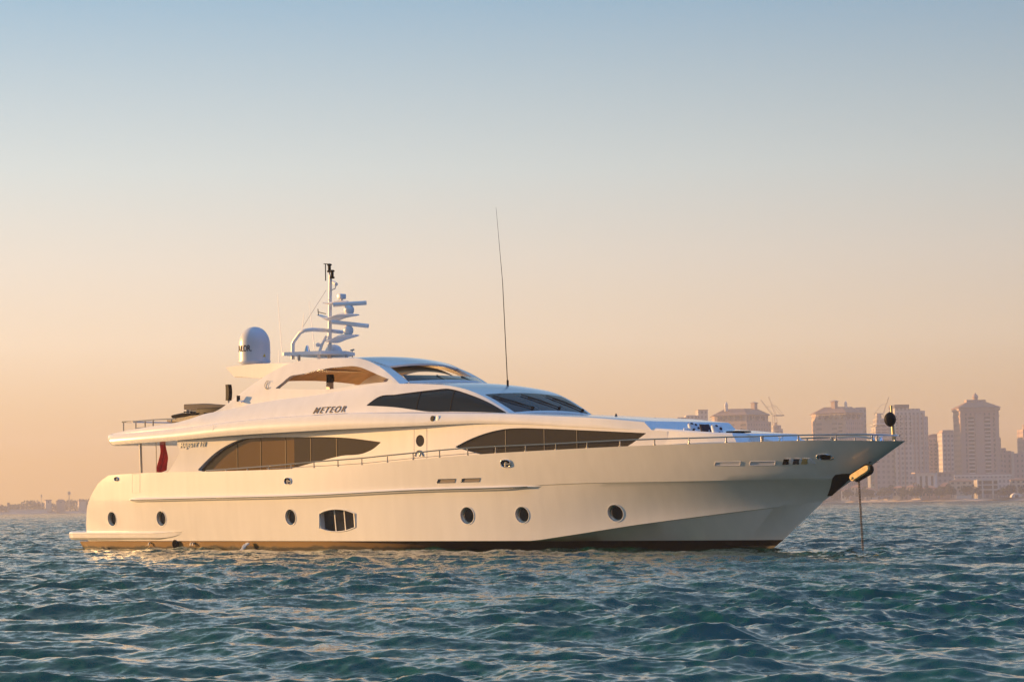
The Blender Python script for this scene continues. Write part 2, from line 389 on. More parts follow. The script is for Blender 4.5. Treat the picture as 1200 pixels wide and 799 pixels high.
stern_x = tab([(.3,.42),(.95,.36),(1.76,.56),(2.3,.98),(2.71,1.47),(2.9,1.85),(3.03,2.25)])
def build_hull():
    # rails: (stern x, stem x, y function, z function)
    def rail(x0, x1, fy, fz): return [(x, fy(x), fz(x)) for x in stations(x0, x1)]
    boot = rail(.42, 34.65, water_b, lambda x: .34)
    chine = rail(.42, 36.3, chine_b, chine_z)
    chine_lo = [(x, y - .05 * min(1, (36.3 - x) / 3), z - .015) for x, y, z in chine]
    kn0 = rail(.78, 37.6, lambda x: max(0, knuckle_b(x) - .03 * kstep(x)), lambda x: knuckle_z(x) - .02)
    kn = rail(.80, 37.6, knuckle_b, knuckle_z)
    sh = rail(2.25, 39.57, sheer_b, sheer_z)
    def between(a, b, n, conc=False):
        out = []
        for i in range(1, n):
            t = i / n; row = []
            for j, (p, q) in enumerate(zip(a, b)):
                x = p[0]+(q[0]-p[0])*t; y = p[1]+(q[1]-p[1])*(t ** flare_e(x) if conc else t); z = p[2]+(q[2]-p[2])*t
                row.append((x, y, z))
            out.append(row)
        return out
    rows = [boot, chine_lo, chine] + between(chine, kn0, 9, True) + [kn0, kn] + between(kn, sh, 6) + [sh]
    # stern profile: bend the first stations of the rows to the curved quarter
    for r in rows:
        z0 = r[0][2]; xs = stern_x(z0); x_old = r[0][0]
        for j in range(len(r)):
            x, y, z = r[j]
            if x < 6: r[j] = (xs + (x - x_old) * (6 - xs) / (6 - x_old), y, z)
    # bulwark top and inside
    def dep(x): return .75 * min(1, max(.02, (36.5 - x) / 4))
    inn = [(min(x, 39.2), max(0, y - .13), z + .0) for x, y, z in sh]
    inn2 = [(min(x, 38.9), max(0, min(y - .15, hull_y(min(x, 38.9), z - dep(x)) - .1)), z - dep(x)) for x, y, z in sh]
    rows += [inn, inn2]
    bm = bmesh.new()
    S = grid(bm, [[V(p) for p in r] for r in rows]); P = grid(bm, [[V((p[0], -p[1], p[2])) for p in r] for r in rows])
    for a, b in zip(S[-1][:-1], range(len(S[-1]) - 1)):      # deck
        cap(bm, [S[-1][b], S[-1][b+1], P[-1][b+1], P[-1][b]])
    for b in range(len(S[0]) - 1): cap(bm, [S[0][b], S[0][b+1], P[0][b+1], P[0][b]])
    for i in range(len(S) - 1): cap(bm, [S[i][0], S[i+1][0], P[i+1][0], P[i][0]])
    for i in range(len(S) - 1): cap(bm, [S[i][-1], S[i+1][-1], P[i+1][-1], P[i][-1]])
    o = obj('hull', bm, GEL, yacht, sharp=.16)
    return o
hull = build_hull()
def build_boot():
    bm = bmesh.new(); rows = []
    for z, e in ((.345, 0), (.16, .04), (-.1, .12), (-.8, .8)):
        x1 = 34.65 + (z - .34) * 1.55
        rows.append([(x, max(0, (water_b(min(x + (34.65 - x1) * (max(0, x - 12) / 22), 34.65)) + (.012 if z > .3 else .0) - e * (.5 + 9 * min(1, max(0, (x - 19.5) / 5)) * (z > -.2)))) , z) for x in stations(-.27 + (.345 - z) * .7, x1)])
    S = grid(bm, [[V(p) for p in r] for r in rows]); P = grid(bm, [[V((p[0], -p[1], p[2])) for p in r] for r in rows])
    for b in range(len(S[0]) - 1):
        cap(bm, [S[0][b], S[0][b+1], P[0][b+1], P[0][b]]); cap(bm, [S[-1][b], S[-1][b+1], P[-1][b+1], P[-1][b]])
    for i in range(len(S) - 1): cap(bm, [S[i][0], S[i+1][0], P[i+1][0], P[i][0]])
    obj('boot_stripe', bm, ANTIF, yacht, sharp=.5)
build_boot()

def round_port(x, z, rx, rz, fy, depth=.14, n=28, name='porthole', gm=None):
    """returns a cutter; builds frame and glass"""
    y = fy(x, z)
    ring = [(x + rx * math.cos(2*math.pi*k/n), z + rz * math.sin(2*math.pi*k/n)) for k in range(n)]
    b = bmesh.new(); prism(b, ring, -depth, .3, lambda p, h: V((p[0], fy(p[0], p[1]) + h, p[1])))
    g = bmesh.new(); ins = [(x + rx * 1.05 * math.cos(2*math.pi*k/n), z + rz * 1.05 * math.sin(2*math.pi*k/n)) for k in range(n)]
    prism(g, ins, -depth - .03, -depth + .012, lambda p, h: V((p[0], fy(p[0], p[1]) + h, p[1])))
    fr = obj(name, g, gm or GLASS, yacht)
    r = bmesh.new(); rows = []
    for s, h in ((.99, -depth), (.99, -depth + .07), (.82, -depth + .05), (.80, -depth + .01)):
        rows.append([V((x + rx * s * math.cos(2*math.pi*k/n), fy(x + rx*s*math.cos(2*math.pi*k/n), z + rz*s*math.sin(2*math.pi*k/n)) + h, z + rz * s * math.sin(2*math.pi*k/n))) for k in range(n)])
    grid(r, rows, close_u=True)
    obj('rim', r, STEEL, fr)
    r = bmesh.new(); rows = []
    for s, h in ((1.0, -.04), (1.0, .012), (1.07, .014), (1.10, -.02)):
        rows.append([V((x + rx * s * math.cos(2*math.pi*k/n), fy(x + rx*s*math.cos(2*math.pi*k/n), z + rz*s*math.sin(2*math.pi*k/n)) + h, z + rz * s * math.sin(2*math.pi*k/n))) for k in range(n)])
    grid(r, rows, close_u=True)
    obj('bezel', r, GEL2, fr)
    return b
cutters = []
for (x, y, z), rx in zip([(2.349,3.46,1.259),(5.798,3.47,1.256),(13.94,3.44,1.254),(23.169,3.201,1.248),(25.579,2.886,1.253),(29.266,2.144,1.274)], (.30,.30,.30,.30,.28,.28)):
    cutters.append(round_port(x, z, rx, rx * .98, hull_y))
# the barrel shaped hull window
def strip(poly_top, poly_bot, n):
    """resample a top and bottom chain (x,z) to common x"""
    x0, x1 = poly_top[0][0], poly_top[-1][0]
    ft = smoothtab([(p[0], p[1]) for p in poly_top]); fb = smoothtab([(p[0], p[1]) for p in poly_bot])
    xs = np.linspace(x0, x1, n)
    return [(x, ft(x), fb(x)) for x in xs]
def strip_solid(st, fy, a, b, grow=0., nz=2):
    """closed strip between y=fy+a and fy+b following the wall"""
    bm = bmesh.new(); rows = []
    L = len(st)
    for i, (x, zt, zb) in enumerate(st):
        zt2, zb2 = zt + grow, zb - grow
        if zt2 - zb2 < .004: zt2 = (zt + zb) / 2 + .002; zb2 = zt2 - .004
        fr = [zb2 + (zt2 - zb2) * k / nz for k in range(nz + 1)]
        rows.append([V((x, fy(x, z) + a, z)) for z in fr] + [V((x, fy(x, z) + b, z)) for z in reversed(fr)])
    vs = grid(bm, rows, close_u=True)
    n = nz + 1
    for e in (0, -1):
        for k in range(nz): cap(bm, [vs[e][k], vs[e][k+1], vs[e][2*n-2-k], vs[e][2*n-1-k]])
    return bm
def window(name, top, bot, fy, depth, gm, n=40, parent=None, mull=(), mw=.03, mm=None, split=None, gm2=None):
    st = strip(top, bot, n)
    c = strip_solid(st, fy, -depth, .25)
    sta = [q for q in st if split is None or q[0] <= split]; stb = [q for q in st if split is not None and q[0] >= sta[-1][0]]
    g = obj(name, strip_solid(sta, fy, -depth - .04, -depth + .015, grow=.02), gm, parent or yacht, sharp=1.2)
    if stb: obj('pane', strip_solid(stb, fy, -depth - .04, -depth + .015, grow=.02), gm2, g, sharp=1.2)
    ft = smoothtab([(p[0], p[1]) for p in top]); fb = smoothtab([(p[0], p[1]) for p in bot])
    for x in mull:
        bm = bmesh.new(); xs = [(x - mw / 2, ft(x - mw / 2), fb(x - mw / 2)), (x + mw / 2, ft(x + mw / 2), fb(x + mw / 2))]
        bm.free(); obj('mullion', strip_solid(xs, fy, -depth + .0, -depth + (.03 if mw < .06 else depth - .02)), mm or TRIM, g)
    return c
HT = [(15.642,3.612,1.387),(15.97,3.618,1.478),(16.551,3.616,1.536),(17.112,3.601,1.494),(17.638,3.578,1.365)]
HB = [(15.562,3.552,0.843),(15.915,3.541,0.754),(16.441,3.534,0.709),(17.07,3.534,0.755),(17.583,3.538,0.868)]
HM = [(16.255,3.576,1.11),(16.795,3.57,1.107),(17.319,3.562,1.104)]
xz = lambda L: [(p[0], p[2]) for p in L]
cutters.append(window('hull_window', xz(HT), xz(HB), hull_y, .22, GLASS, n=24, mull=[p[0] for p in HM], mw=.045, mm=GEL2))
hwf = bmesh.new(); HL = [V((p[0], p[1] + .004, p[2])) for p in resample(HT, 20) + resample(HB, 20)[::-1]]; tube(hwf, HL + HL[:1], .022, 6); obj('hull_window_frame', hwf, GEL2, yacht)
# slots in the hull
def slot(P, gm, name, depth=.05):
    (xa, za), (xb, zb), (xc, zc), (xd, zd) = xz(P)
    b = bmesh.new(); prism(b, [(xa, za), (xb, zb), (xc, zc), (xd, zd)], -depth, .2, lambda p, h: V((p[0], hull_y(p[0], p[1]) + h, p[1])))
    g = bmesh.new(); prism(g, [(xa, za), (xb, zb), (xc, zc), (xd, zd)], -depth - .02, -depth + .01, lambda p, h: V((p[0], hull_y(p[0], p[1]) + h, p[1])))
    obj(name, g, gm, yacht)
    fr = bmesh.new(); L = [V((p[0], hull_y(*p) + .006, p[1])) for p in [(xa, za), (xb, zb), (xc, zc), (xd, zd), (xa, za)]]
    for i in range(4): tube(fr, [L[i], L[i+1]], .010, 6)
    obj('slot_rim', fr, gm if gm is SLOTP else STEEL, yacht)
    return b
for Q in ([(21.978,3.461,2.529),(22.813,3.399,2.529),(22.75,3.383,2.402),(21.894,3.447,2.398)], [(23.127,3.374,2.532),(23.966,3.301,2.534),(23.886,3.286,2.412),(23.044,3.36,2.409)]):
    cutters.append(slot(Q, SLOTD, 'drain_slot', .03))
for Q in ([(33.559,1.973,2.873),(34.43,1.762,2.865),(34.363,1.716,2.747),(33.479,1.934,2.755)], [(34.765,1.675,2.863),(35.597,1.439,2.855),(35.529,1.386,2.738),(34.694,1.628,2.745)]):
    cutters.append(slot(Q, SLOTP, 'drain_slot', .012))
# oval fairleads
def fairlead(x, z, rx, rz, horn=True):
    n = 24; fy = hull_y
    def el(s, h): return [V((x + rx*s*abs(math.cos(t))**.7*math.copysign(1, math.cos(t)), fy(x, z) + (fy(x + rx*s*math.cos(t), z) - fy(x, z)) + (fy(x, z + rz*s*math.sin(t)) - fy(x, z)) + h, z + rz*s*abs(math.sin(t))**.7*math.copysign(1, math.sin(t)))) for t in [2*math.pi*k/n for k in range(n)]]
    b = bmesh.new(); vs = grid(b, [el(.9, -.12), el(.9, .2)], close_u=True); cap(b, vs[0]); cap(b, vs[1])
    g = bmesh.new(); vs = grid(g, [el(.92, -.14), el(.92, -.115)], close_u=True); cap(g, vs[0]); cap(g, vs[1])
    fr = obj('fairlead', g, BLACK, yacht)
    r = bmesh.new(); grid(r, [el(.85, -.03), el(.86, .03), el(.95, .045), el(1.05, .03), el(1.1, -.01)], close_u=True); obj('rim', r, CHROME, fr)
    if horn:
        r = bmesh.new(); tube(r, [V((x - rx * .2, fy(x - rx*.2, z) - .04, z - rz * .85)), V((x - rx * .2, fy(x - rx*.2, z) - .04, z + rz * .5))], .05, 8)
        tube(r, [V((x - rx * .6, fy(x - rx*.6, z) - .04, z - rz * .2)), V((x + rx * .6, fy(x + rx*.6, z) - .04, z - rz * .2))], .045, 8)
        obj('bollard', r, STEEL, fr)
    return b
for (x, y, z), rx, rz in zip([(2.834,3.666,2.879),(13.924,3.711,2.607),(25.224,3.278,3.007),(37.197,0.962,2.942)], (.14,.19,.22,.235), (.085,.12,.13,.085)):
    cutters.append(fairlead(x, z, rx, rz, x < 34))
cut(hull, cutters)

# rub rail along the knuckle
def build_rubrail():
    bm = bmesh.new(); rows = []; A = [(3.695,3.72,2.011),(8.011,3.74,2.022),(15.09,3.74,2.045),(20.971,3.507,2.161),(25.902,3.061,2.2),(26.635,2.971,2.22)]
    fz = smoothtab([(p[0], p[2]) for p in A]); x0, x1 = A[0][0], A[-1][0]
    for i, x in enumerate(np.linspace(x0, x1, 90)):
        e = min(1, (x - x0 + .02) / .5, (x1 - x + .02) / 1.6); y = hull_y(x, fz(x) - .02)
        row = []
        for k in range(9):
            t = -math.pi / 2 + math.pi * k / 8
            row.append(V((x, y - .02 + .13 * e ** .5 * max(0, math.cos(t)) ** .7, fz(x) + .085 * math.sin(t) * (.35 + .65 * e))))
        rows.append(row)
    vs = grid(bm, rows, close_u=True); cap(bm, vs[0]); cap(bm, vs[-1])
    obj('rub_rail', bm, GEL2, yacht, sharp=1.0)
    bm = bmesh.new(); tube(bm, [V((x, hull_y(x, fz(x)) + .098, fz(x))) for x in np.linspace(x0 + .25, x1 - .6, 80)], .022, 6)
    obj('rub_strip', bm, STEEL, yacht)
build_rubrail()

# swim platform
def build_platform():
    T = [(-0.886,3.5,0.753),(7.368,3.56,0.77)]; x0 = T[0][0]; x1 = T[1][0]; zt = T[0][2]
    zb = [(-0.712,3.5,0.398)][0][2]
    bm = bmesh.new(); rows = []
    for x in np.linspace(x0, x1, 50):
        e = min(1, (x1 - x) / 2.2); lo = zt - .02 - (zt - zb - .02) * (1 - (1 - e) ** 2.2) - .0
        c = max(0, 1 - (x - x0) / .35); yo = 3.62 - .3 * c ** 2
        yo = max(yo, hull_y(max(x, .5), .6) + .04)
        yo = yo * 1 if e >= 1 else hull_y(x, .6) + (yo - hull_y(x, .6)) * e ** .5
        sec = [(yo - .10, zt), (yo - .02, zt - .03), (yo, zt - .09 * e), (yo - .015, zt - .10 * e), (yo - .03, lo + .10 * e), (yo - .10, lo + .02), (yo - .2, lo)]
        rows.append([V((x, y, z)) for y, z in sec] + [V((x, -y, z)) for y, z in reversed(sec)])
    vs = grid(bm, rows, close_u=True); cap(bm, vs[0]); cap(bm, vs[-1])
    obj('swim_platform', bm, GEL, yacht, sharp=.5)
    # recessed lip above the platform at the stern
    p = [(6.555,3.44,0.258)][0]
    b = bmesh.new(); lathe(b, [(.12, -.06), (.165, .04), (.17, .10), (.13, .12), (.11, .02)], V((p[0], hull_y(p[0], .34), .25)), 20, ax=(0, -1, 0)); obj('exhaust_outlet', b, BLACK, yacht)
    for q in [(4.795,3.5,0.216),(7.731,3.44,0.253),(7.581,3.44,0.253)]:
        b = bmesh.new(); tube(b, [V((q[0], water_b(q[0]) - .02, .31)), V((q[0], water_b(q[0]) + .08, .27)), V((q[0], water_b(q[0]) + .09, .18))], .03, 6); obj('discharge_pipe', b, TRIM, yacht)
build_platform()

# ---- main deck house
WING = [(6.738,3.55,4.057),(6.877,3.55,3.885),(6.819,3.55,3.718),(6.62,3.55,3.487),(6.276,3.57,3.156),(6.046,3.57,2.991)]
house_top = smoothtab([(6, 4.37), (10, 4.47), (14, 4.52), (18, 4.56), (22, 4.52), (26, 4.36), (29, 4.15), (31, 3.98), (31.6, 3.92)])
def build_house():
    bm = bmesh.new(); rows = []
    fx = tab([(p[2], p[0]) for p in reversed(WING)])
    zz = np.linspace(0, 1, 13)
    for t in zz:
        row = []
        for i in range(70):
            u = i / 69
            z_est = 2.95 + (4.3 - 2.95) * t
            xa = fx(min(max(z_est, WING[-1][2]), WING[0][2])); xb = 31.6
            x = xa + (xb - xa) * u
            z = 2.95 + (house_top(x) - 2.95) * t
            row.append((x, house_b(x), z))
        rows.append(row)
    S = grid(bm, [[V(p) for p in r] for r in rows]); P = grid(bm, [[V((p[0], -p[1], p[2])) for p in r] for r in rows])
    for b in range(69):
        cap(bm, [S[0][b], S[0][b+1], P[0][b+1], P[0][b]]); cap(bm, [S[-1][b], S[-1][b+1], P[-1][b+1], P[-1][b]])
    for i in range(12):
        cap(bm, [S[i][0], S[i+1][0], P[i+1][0], P[i][0]]); cap(bm, [S[i][-1], S[i+1][-1], P[i+1][-1], P[i][-1]])
    return obj('deck_house', bm, GEL, yacht)
house = build_house()
hy = lambda x, z: house_b(x)
cs = []
ST = [(7.948,3.375,3.172),(8.321,3.341,3.432),(8.912,3.288,3.784),(9.608,3.235,4.065),(10.444,3.174,4.273),(11.269,3.114,4.304),(13.552,3.035,4.263),(15.469,3.004,4.206),(16.667,2.985,4.132),(17.607,2.968,4.03),(18.347,2.953,3.94)]
SB = [(7.948,3.375,3.122),(8.612,3.315,3.016),(10.528,3.168,2.985),(12.733,3.048,3.026),(14.48,3.02,3.261),(16.181,2.993,3.491),(17.506,2.97,3.574),(17.973,2.961,3.712),(18.346,2.953,3.915)]
SM = [(9.974,3.209,3.774),(11.311,3.111,3.741),(12.742,3.048,3.704),(14.214,3.025,3.667),(15.702,3.001,3.629)]
cs.append(window('saloon_window', xz(ST), xz(SB), hy, .2, SALOON, 60, mull=[p[0] for p in SM], mw=.022, mm=mat('brown_mullion', (.17, .115, .06), .6), split=[(13.395,3.038,3.688)][0][0], gm2=SALOON2))  # glass split in two tones: golden aft, darker forward
FT = [(22.26,2.866,3.673),(22.845,2.834,3.873),(23.547,2.795,4.055),(24.563,2.739,4.207),(25.243,2.702,4.223),(26.336,2.631,4.174),(28.018,2.485,4.07),(29.464,2.347,3.974),(30.751,2.199,3.887)]
FB = [(22.26,2.866,3.649),(22.838,2.834,3.508),(23.737,2.784,3.322),(26.506,2.616,3.211),(28.734,2.423,3.244),(29.979,2.287,3.467),(30.751,2.199,3.87)]
FM = [(24.596,2.737,3.846),(26.366,2.628,3.795),(27.808,2.503,3.754)]
cs.append(window('forward_saloon_window', xz(FT), xz(FB), hy, .10, GLASS, 60, mull=[p[0] for p in FM], mw=.02, mm=MULL))
# side door with an oval light
D4 = [(20.147,2.917,4.341),(20.816,2.904,4.35),(20.793,2.904,3.045),(20.125,2.918,3.029)]
OV = [(20.457,2.911,3.926),(20.403,2.912,3.373)]
def ell(x, z, rx, rz, a, b, fy, n=24):
    bm = bmesh.new(); prism(bm, [(x + rx*math.cos(2*math.pi*k/n), z + rz*math.sin(2*math.pi*k/n)) for k in range(n)], a, b, lambda p, h: V((p[0], fy(*p) + h, p[1]))); return bm
cs.append(ell(OV[0][0], OV[0][2], .22, .21, -.03, .3, hy))
cut(house, cs)
def seam(pts, fy, r=.008, m=None, name='door_seam', closed=True):
    bm = bmesh.new(); L = [V((x, fy(x, z), z)) for x, z in pts]
    if closed: L.append(L[0])
    for i in range(len(L) - 1): tube(bm, [L[i], L[i+1]], r, 5)
    return obj(name, bm, m or TRIM, yacht)
sdoor = seam(xz(D4), hy, name='side_door')
obj('door_window', ell(OV[0][0], OV[0][2], .225, .215, -.05, -.02, hy), GLASS, sdoor)
b = bmesh.new(); c = OV[1]
for k in range(10):
    a0, a1 = math.pi * k / 10, math.pi * (k + 1) / 10
    tube(b, [V((c[0] + .2*math.cos(a0), house_b(c[0]) + .01, c[2] + .2*math.sin(a0))), V((c[0] + .2*math.cos(a1), house_b(c[0]) + .01, c[2] + .2*math.sin(a1)))], .025, 6)
tube(b, [V((c[0], house_b(c[0]) + .01, c[2])), V((c[0] + .1, house_b(c[0]) + .01, c[2] + .14))], .02, 6)
obj('door_handle', b, STEEL, sdoor)
# boarding gate seam in the bulwark
G4 = [(3.961,3.695,3.048),(4.502,3.704,3.062),(4.474,3.688,2.303),(3.933,3.679,2.293)]
seam(xz(G4), hull_y, name='boarding_gate', r=.007)

# ---- upper deck slab (the brow running the length of the house)
BB = [(2.012,3.6,4.247),(3.447,3.66,4.277),(5.794,3.67,4.303),(7.759,3.66,4.347),(9.803,3.63,4.403),(11.864,3.58,4.429),(13.861,3.53,4.441),(16.702,3.42,4.453),(18.506,3.33,4.451),(20.237,3.22,4.448),(21.864,3.06,4.45),(23.73,2.88,4.434),(25.808,2.72,4.336),(28.054,2.52,4.171),(29.839,2.33,4.047),(30.984,2.16,3.967)]
BT = [(1.644,3.52,4.675),(4.133,3.6,4.712),(6.671,3.6,4.768),(9.729,3.57,4.901),(12.394,3.5,4.986),(14.251,3.43,5.005),(16.603,3.33,5.016),(18.823,3.19,4.967),(20.931,3.02,4.892),(22.957,2.84,4.814),(24.872,2.7,4.715),(26.87,2.54,4.575),(28.819,2.4,4.438),(30.648,2.16,4.25)]
def build_slab():
    by, bz = smoothtab([(p[0], p[1]) for p in BB]), smoothtab([(p[0], p[2]) for p in BB])
    ty, tz = smoothtab([(p[0], p[1]) for p in BT]), smoothtab([(p[0], p[2]) for p in BT])
    n = 110; rows = []
    B = [BB[0][0] + (BB[-1][0] - BB[0][0]) * i / n for i in range(n + 1)]; T = [BT[0][0] + (BT[-1][0] - BT[0][0]) * i / n for i in range(n + 1)]
    secs = []
    for i, (xb, xt) in enumerate(zip(B, T)):
        e = max(0, 1 - (xb - B[0]) / .5) ** 2 * .45      # rounded stern corner
        p = np.array((xb, by(xb) - e, bz(xb))); q = np.array((xt, ty(xt) - e, tz(xt)))
        bul = .07 * min(1, (B[-1] - xb) / 8)
        sec = [p + np.array((.25 * (e > .2), -.40, .03)), p]
        for k in range(1, 6):
            t = k / 6; m = p + (q - p) * t; m[1] += bul * math.sin(math.pi * t) ** .8; sec.append(m)
        sec += [q, q + np.array((0, -.10, .035)), q + np.array((0, -.6, .04))]
        secs.append([tuple(s) for s in sec])
    bm = bmesh.new(); rr = []
    for s in secs: rr.append([V(p) for p in s] + [V((p[0], -p[1], p[2])) for p in reversed(s)])
    vs = grid(bm, rr, close_u=True); cap(bm, vs[0]); cap(bm, vs[-1])
    obj('upper_deck', bm, GEL, yacht, sharp=.45)
    # thin shadow gap line under the brow and a locker seam
    seam(xz([(7.761,3.66,4.558),(9.275,3.66,4.611),(9.333,3.62,4.831)]), lambda x, z: 3.675, r=.006, name='locker_seam', closed=False)
build_slab()

# ---- upper body: side shell under the flybridge
SHT = [(2.313,3.45,4.753),(3.345,3.46,4.842),(4.51,3.45,4.922),(5.627,3.42,4.988),(6.373,3.38,5.038),(7.282,3.3,5.163),(8.125,3.18,5.336),(8.999,3.05,5.416),(10.32,2.9,5.584),(12.174,2.78,5.726),(13.974,2.7,5.799),(15.751,2.6,5.917),(17.552,2.48,6.051),(18.81,2.38,6.05),(20.111,2.26,5.981),(21.248,2.18,5.87),(22.149,2.15,5.687),(22.862,2.12,5.446),(23.754,2.08,5.032),(24.299,2.04,4.744)]
shell_by = smoothtab([(1.8,3.52),(6,3.52),(8,3.48),(12,3.32),(16,3.05),(20,2.68),(22,2.42),(24.6,2.06)])
slab_tz = smoothtab([(p[0], p[2]) for p in BT])
def shell_low(x): return (x, shell_by(x), slab_tz(x) - .03)
def build_shell():
    top = resample(SHT, 90); rows = []
    x0, x1 = top[0][0], top[-1][0]
    for t in np.linspace(0, 1, 9):
        row = []
        for p in top:
            lo = shell_low(p[0]); y = lo[1] + (p[1] - lo[1]) * t; z = lo[2] + (p[2] - lo[2]) * t
            y += .06 * math.sin(math.pi * t) * min(1, max(0, (p[2] - lo[2]) / .6))
            row.append((p[0], y, z))
        rows.append(row)
    inn = [(p[0], p[1] - .16, p[2] - .005) for p in top]; inn2 = [(p[0], max(.2, p[1] - .2), p[2] - .5) for p in top]
    rows += [inn, inn2]
    bm = bmesh.new()
    for sgn in (1, -1):
        vs = grid(bm, [[V((p[0], sgn * p[1], p[2])) for p in r] for r in rows] )
        ncol = len(vs[0])
        for j in range(ncol - 1): cap(bm, [vs[0][j], vs[0][j+1], vs[-1][j+1], vs[-1][j]])
        cap(bm, [r[0] for r in vs]); cap(bm, [r[-1] for r in vs])
    return obj('upper_shell', bm, GEL, yacht, sharp=.4), top
shell, shell_top = build_shell()
s_ty, s_tz = smoothtab([(p[0], p[1]) for p in SHT]), smoothtab([(p[0], p[2]) for p in SHT])
def shell_y(x, z):
    lo = shell_low(x); zt = s_tz(x); t = min(1, max(0, (z - lo[2]) / max(.05, zt - lo[2])))
    return lo[1] + (s_ty(x) - lo[1]) * t + .06 * math.sin(math.pi * t) * min(1, max(0, (zt - lo[2]) / .6))
WT = [(17.467,2.83,5.323),(17.871,2.66,5.573),(18.797,2.54,5.655),(19.824,2.42,5.719),(20.652,2.34,5.761),(21.195,2.27,5.772),(21.511,2.26,5.722),(22.218,2.2,5.541),(23.216,2.15,5.205),(24.064,2.08,4.814)]
WB = [(17.467,2.83,5.298),(19.015,2.74,5.174),(19.85,2.66,5.06),(20.447,2.58,4.978),(21.646,2.44,4.929),(23.205,2.25,4.85),(24.063,2.08,4.797)]
WM = [(19.953,2.5,5.367),(21.546,2.32,5.305)]
cut(shell, [window('wheelhouse_side_window', xz(WT), xz(WB), shell_y, .035, GLASSB, 50, mull=[p[0] for p in WM], mw=.02, mm=BLACK)])

# ---- wheelhouse front: brow and windscreen wrapped from side to side
FS = [p for p in shell_top if p[0] > 17.5]
def front_pt(s, v):
    """s 0..1 along the pillar curve, v -1..1 from port to starboard"""
    f = s * (len(FS) - 1); i = min(int(f), len(FS) - 2); t = f - i
    p = [a + (b - a) * t for a, b in zip(FS[i], FS[i+1])]
    k = 1 - v * v
    return (p[0] + .16 * k * s, p[1] * v, p[2] + .10 * k)
def s_of_x(x):
    best = min(range(201), key=lambda i: abs(front_pt(i / 200, 1)[0] - x)); return best / 200
def build_front():
    bm = bmesh.new()
    rows = [[V(front_pt(s, v)) for v in np.linspace(-1, 1, 25)] for s in np.linspace(0, 1, 46)]
    a = grid(bm, rows)
    rows2 = [[V((front_pt(s, v)[0], front_pt(s, v)[1] * .97, front_pt(s, v)[2] - .18)) for v in np.linspace(-1, 1, 25)] for s in np.linspace(0, 1, 46)]
    b = grid(bm, rows2)
    for i in range(45):
        for e in (0, -1): cap(bm, [a[i][e], a[i+1][e], b[i+1][e], b[i][e]])
    for j in range(24):
        for e in (0, -1): cap(bm, [a[e][j], a[e][j+1], b[e][j+1], b[e][j]])
    o = obj('wheelhouse_roof', bm, GEL, yacht, sharp=.5)
    # glass
    top_s, bot_s = s_of_x([(22.794,1.95,5.534)][0][0]), s_of_x([(24.163,1.95,4.944)][0][0])
    g = bmesh.new()
    def panel(bm, v0, v1, s0, s1, off, n=8):
        rows = []
        for s in np.linspace(s0, s1, 12):
            row = []
            for v in np.linspace(v0, v1, n):
                p = Vector(front_pt(s, v)); e = .01
                ds = Vector(front_pt(min(1, s + e), v)) - Vector(front_pt(s - e, v)); dv = Vector(front_pt(s, min(1, v + e))) - Vector(front_pt(s, v - e))
                nn = ds.cross(dv).normalized(); nn = nn if nn.z > 0 else -nn
                row.append(V(p + nn * off))
            rows.append(row)
        return rows
    ws = empty('windscreen'); ws.parent = yacht
    for v0, v1 in ((-.90, -.335), (-.315, .315), (.335, .90)):
        g = bmesh.new(); a = grid(g, panel(g, v0, v1, top_s, bot_s, .012)); b = grid(g, panel(g, v0, v1, top_s, bot_s, -.03))
        for i in range(11):
            for e in (0, -1): cap(g, [a[i][e], a[i+1][e], b[i+1][e], b[i][e]])
        for j in range(7):
            for e in (0, -1): cap(g, [a[e][j], a[e][j+1], b[e][j+1], b[e][j]])
        obj('pane', g, GLASSB, ws)
    def on(s, v, off): return panel(None, v, v + .001, s, s + .001, off, 2)[0][0]
    for v0, v1 in ((.84, .45), (.22, -.18), (-.38, -.80)):
        w = bmesh.new()
        sb = bot_s - .02
        tube(w, [on(top_s + (bot_s - top_s) * .18, v0 + .02, .05), on(top_s + (bot_s - top_s) * .55, (v0 * .5 + v1 * .5) + .02, .07), on(sb, v1, .05)], .02, 6)
        tube(w, [on(top_s + (bot_s - top_s) * .35, v0 - .02, .045), on(sb - .03, v1 - .02 + .12, .045)], .015, 6)
        tube(w, [on(sb, v1, .0), on(sb, v1, .09)], .05, 8)
        obj('windscreen_wiper', w, BLACK, yacht)
build_front()
# flybridge floor / coaming filler behind the wheelhouse roof
bm = bmesh.new(); rows = []
for p in [q for q in shell_top if 8.0 < q[0] < 18.2][::3]:
    rows.append([V((p[0], v * (p[1] - .18), p[2] - .42)) for v in np.linspace(-1, 1, 9)])
grid(bm, rows); obj('flybridge_floor', bm, TEAK, yacht)

# ---- flybridge arch and hard top
AO = [(9.182,2.98,5.584),(9.434,2.88,5.802),(9.794,2.78,6.029),(10.234,2.66,6.289),(10.711,2.55,6.535),(11.209,2.46,6.761),(11.69,2.38,6.944),(12.139,2.32,7.081),(12.597,2.27,7.167),(13.741,2.2,7.214),(15.225,2.14,7.185),(16.138,2.08,7.126),(16.6,2.06,7.025),(17.318,2.1,6.769),(17.742,2.18,6.594),(18.116,2.24,6.41),(18.787,2.36,6.032)]
OPEN_T = [(11.935,2.5,6.197),(12.199,2.46,6.353),(12.596,2.38,6.615),(12.907,2.36,6.665),(13.203,2.35,6.674),(14.16,2.3,6.791),(15.362,2.26,6.844),(16.076,2.24,6.834),(16.526,2.25,6.747),(16.838,2.27,6.649),(17.624,2.33,6.4),(18.365,2.4,6.182)]
OPEN_B = [(11.934,2.5,6.177),(12.724,2.51,6.122),(13.899,2.51,6.058),(15.052,2.51,6.013),(16.323,2.46,6.085),(17.485,2.42,6.141),(18.365,2.4,6.163)]
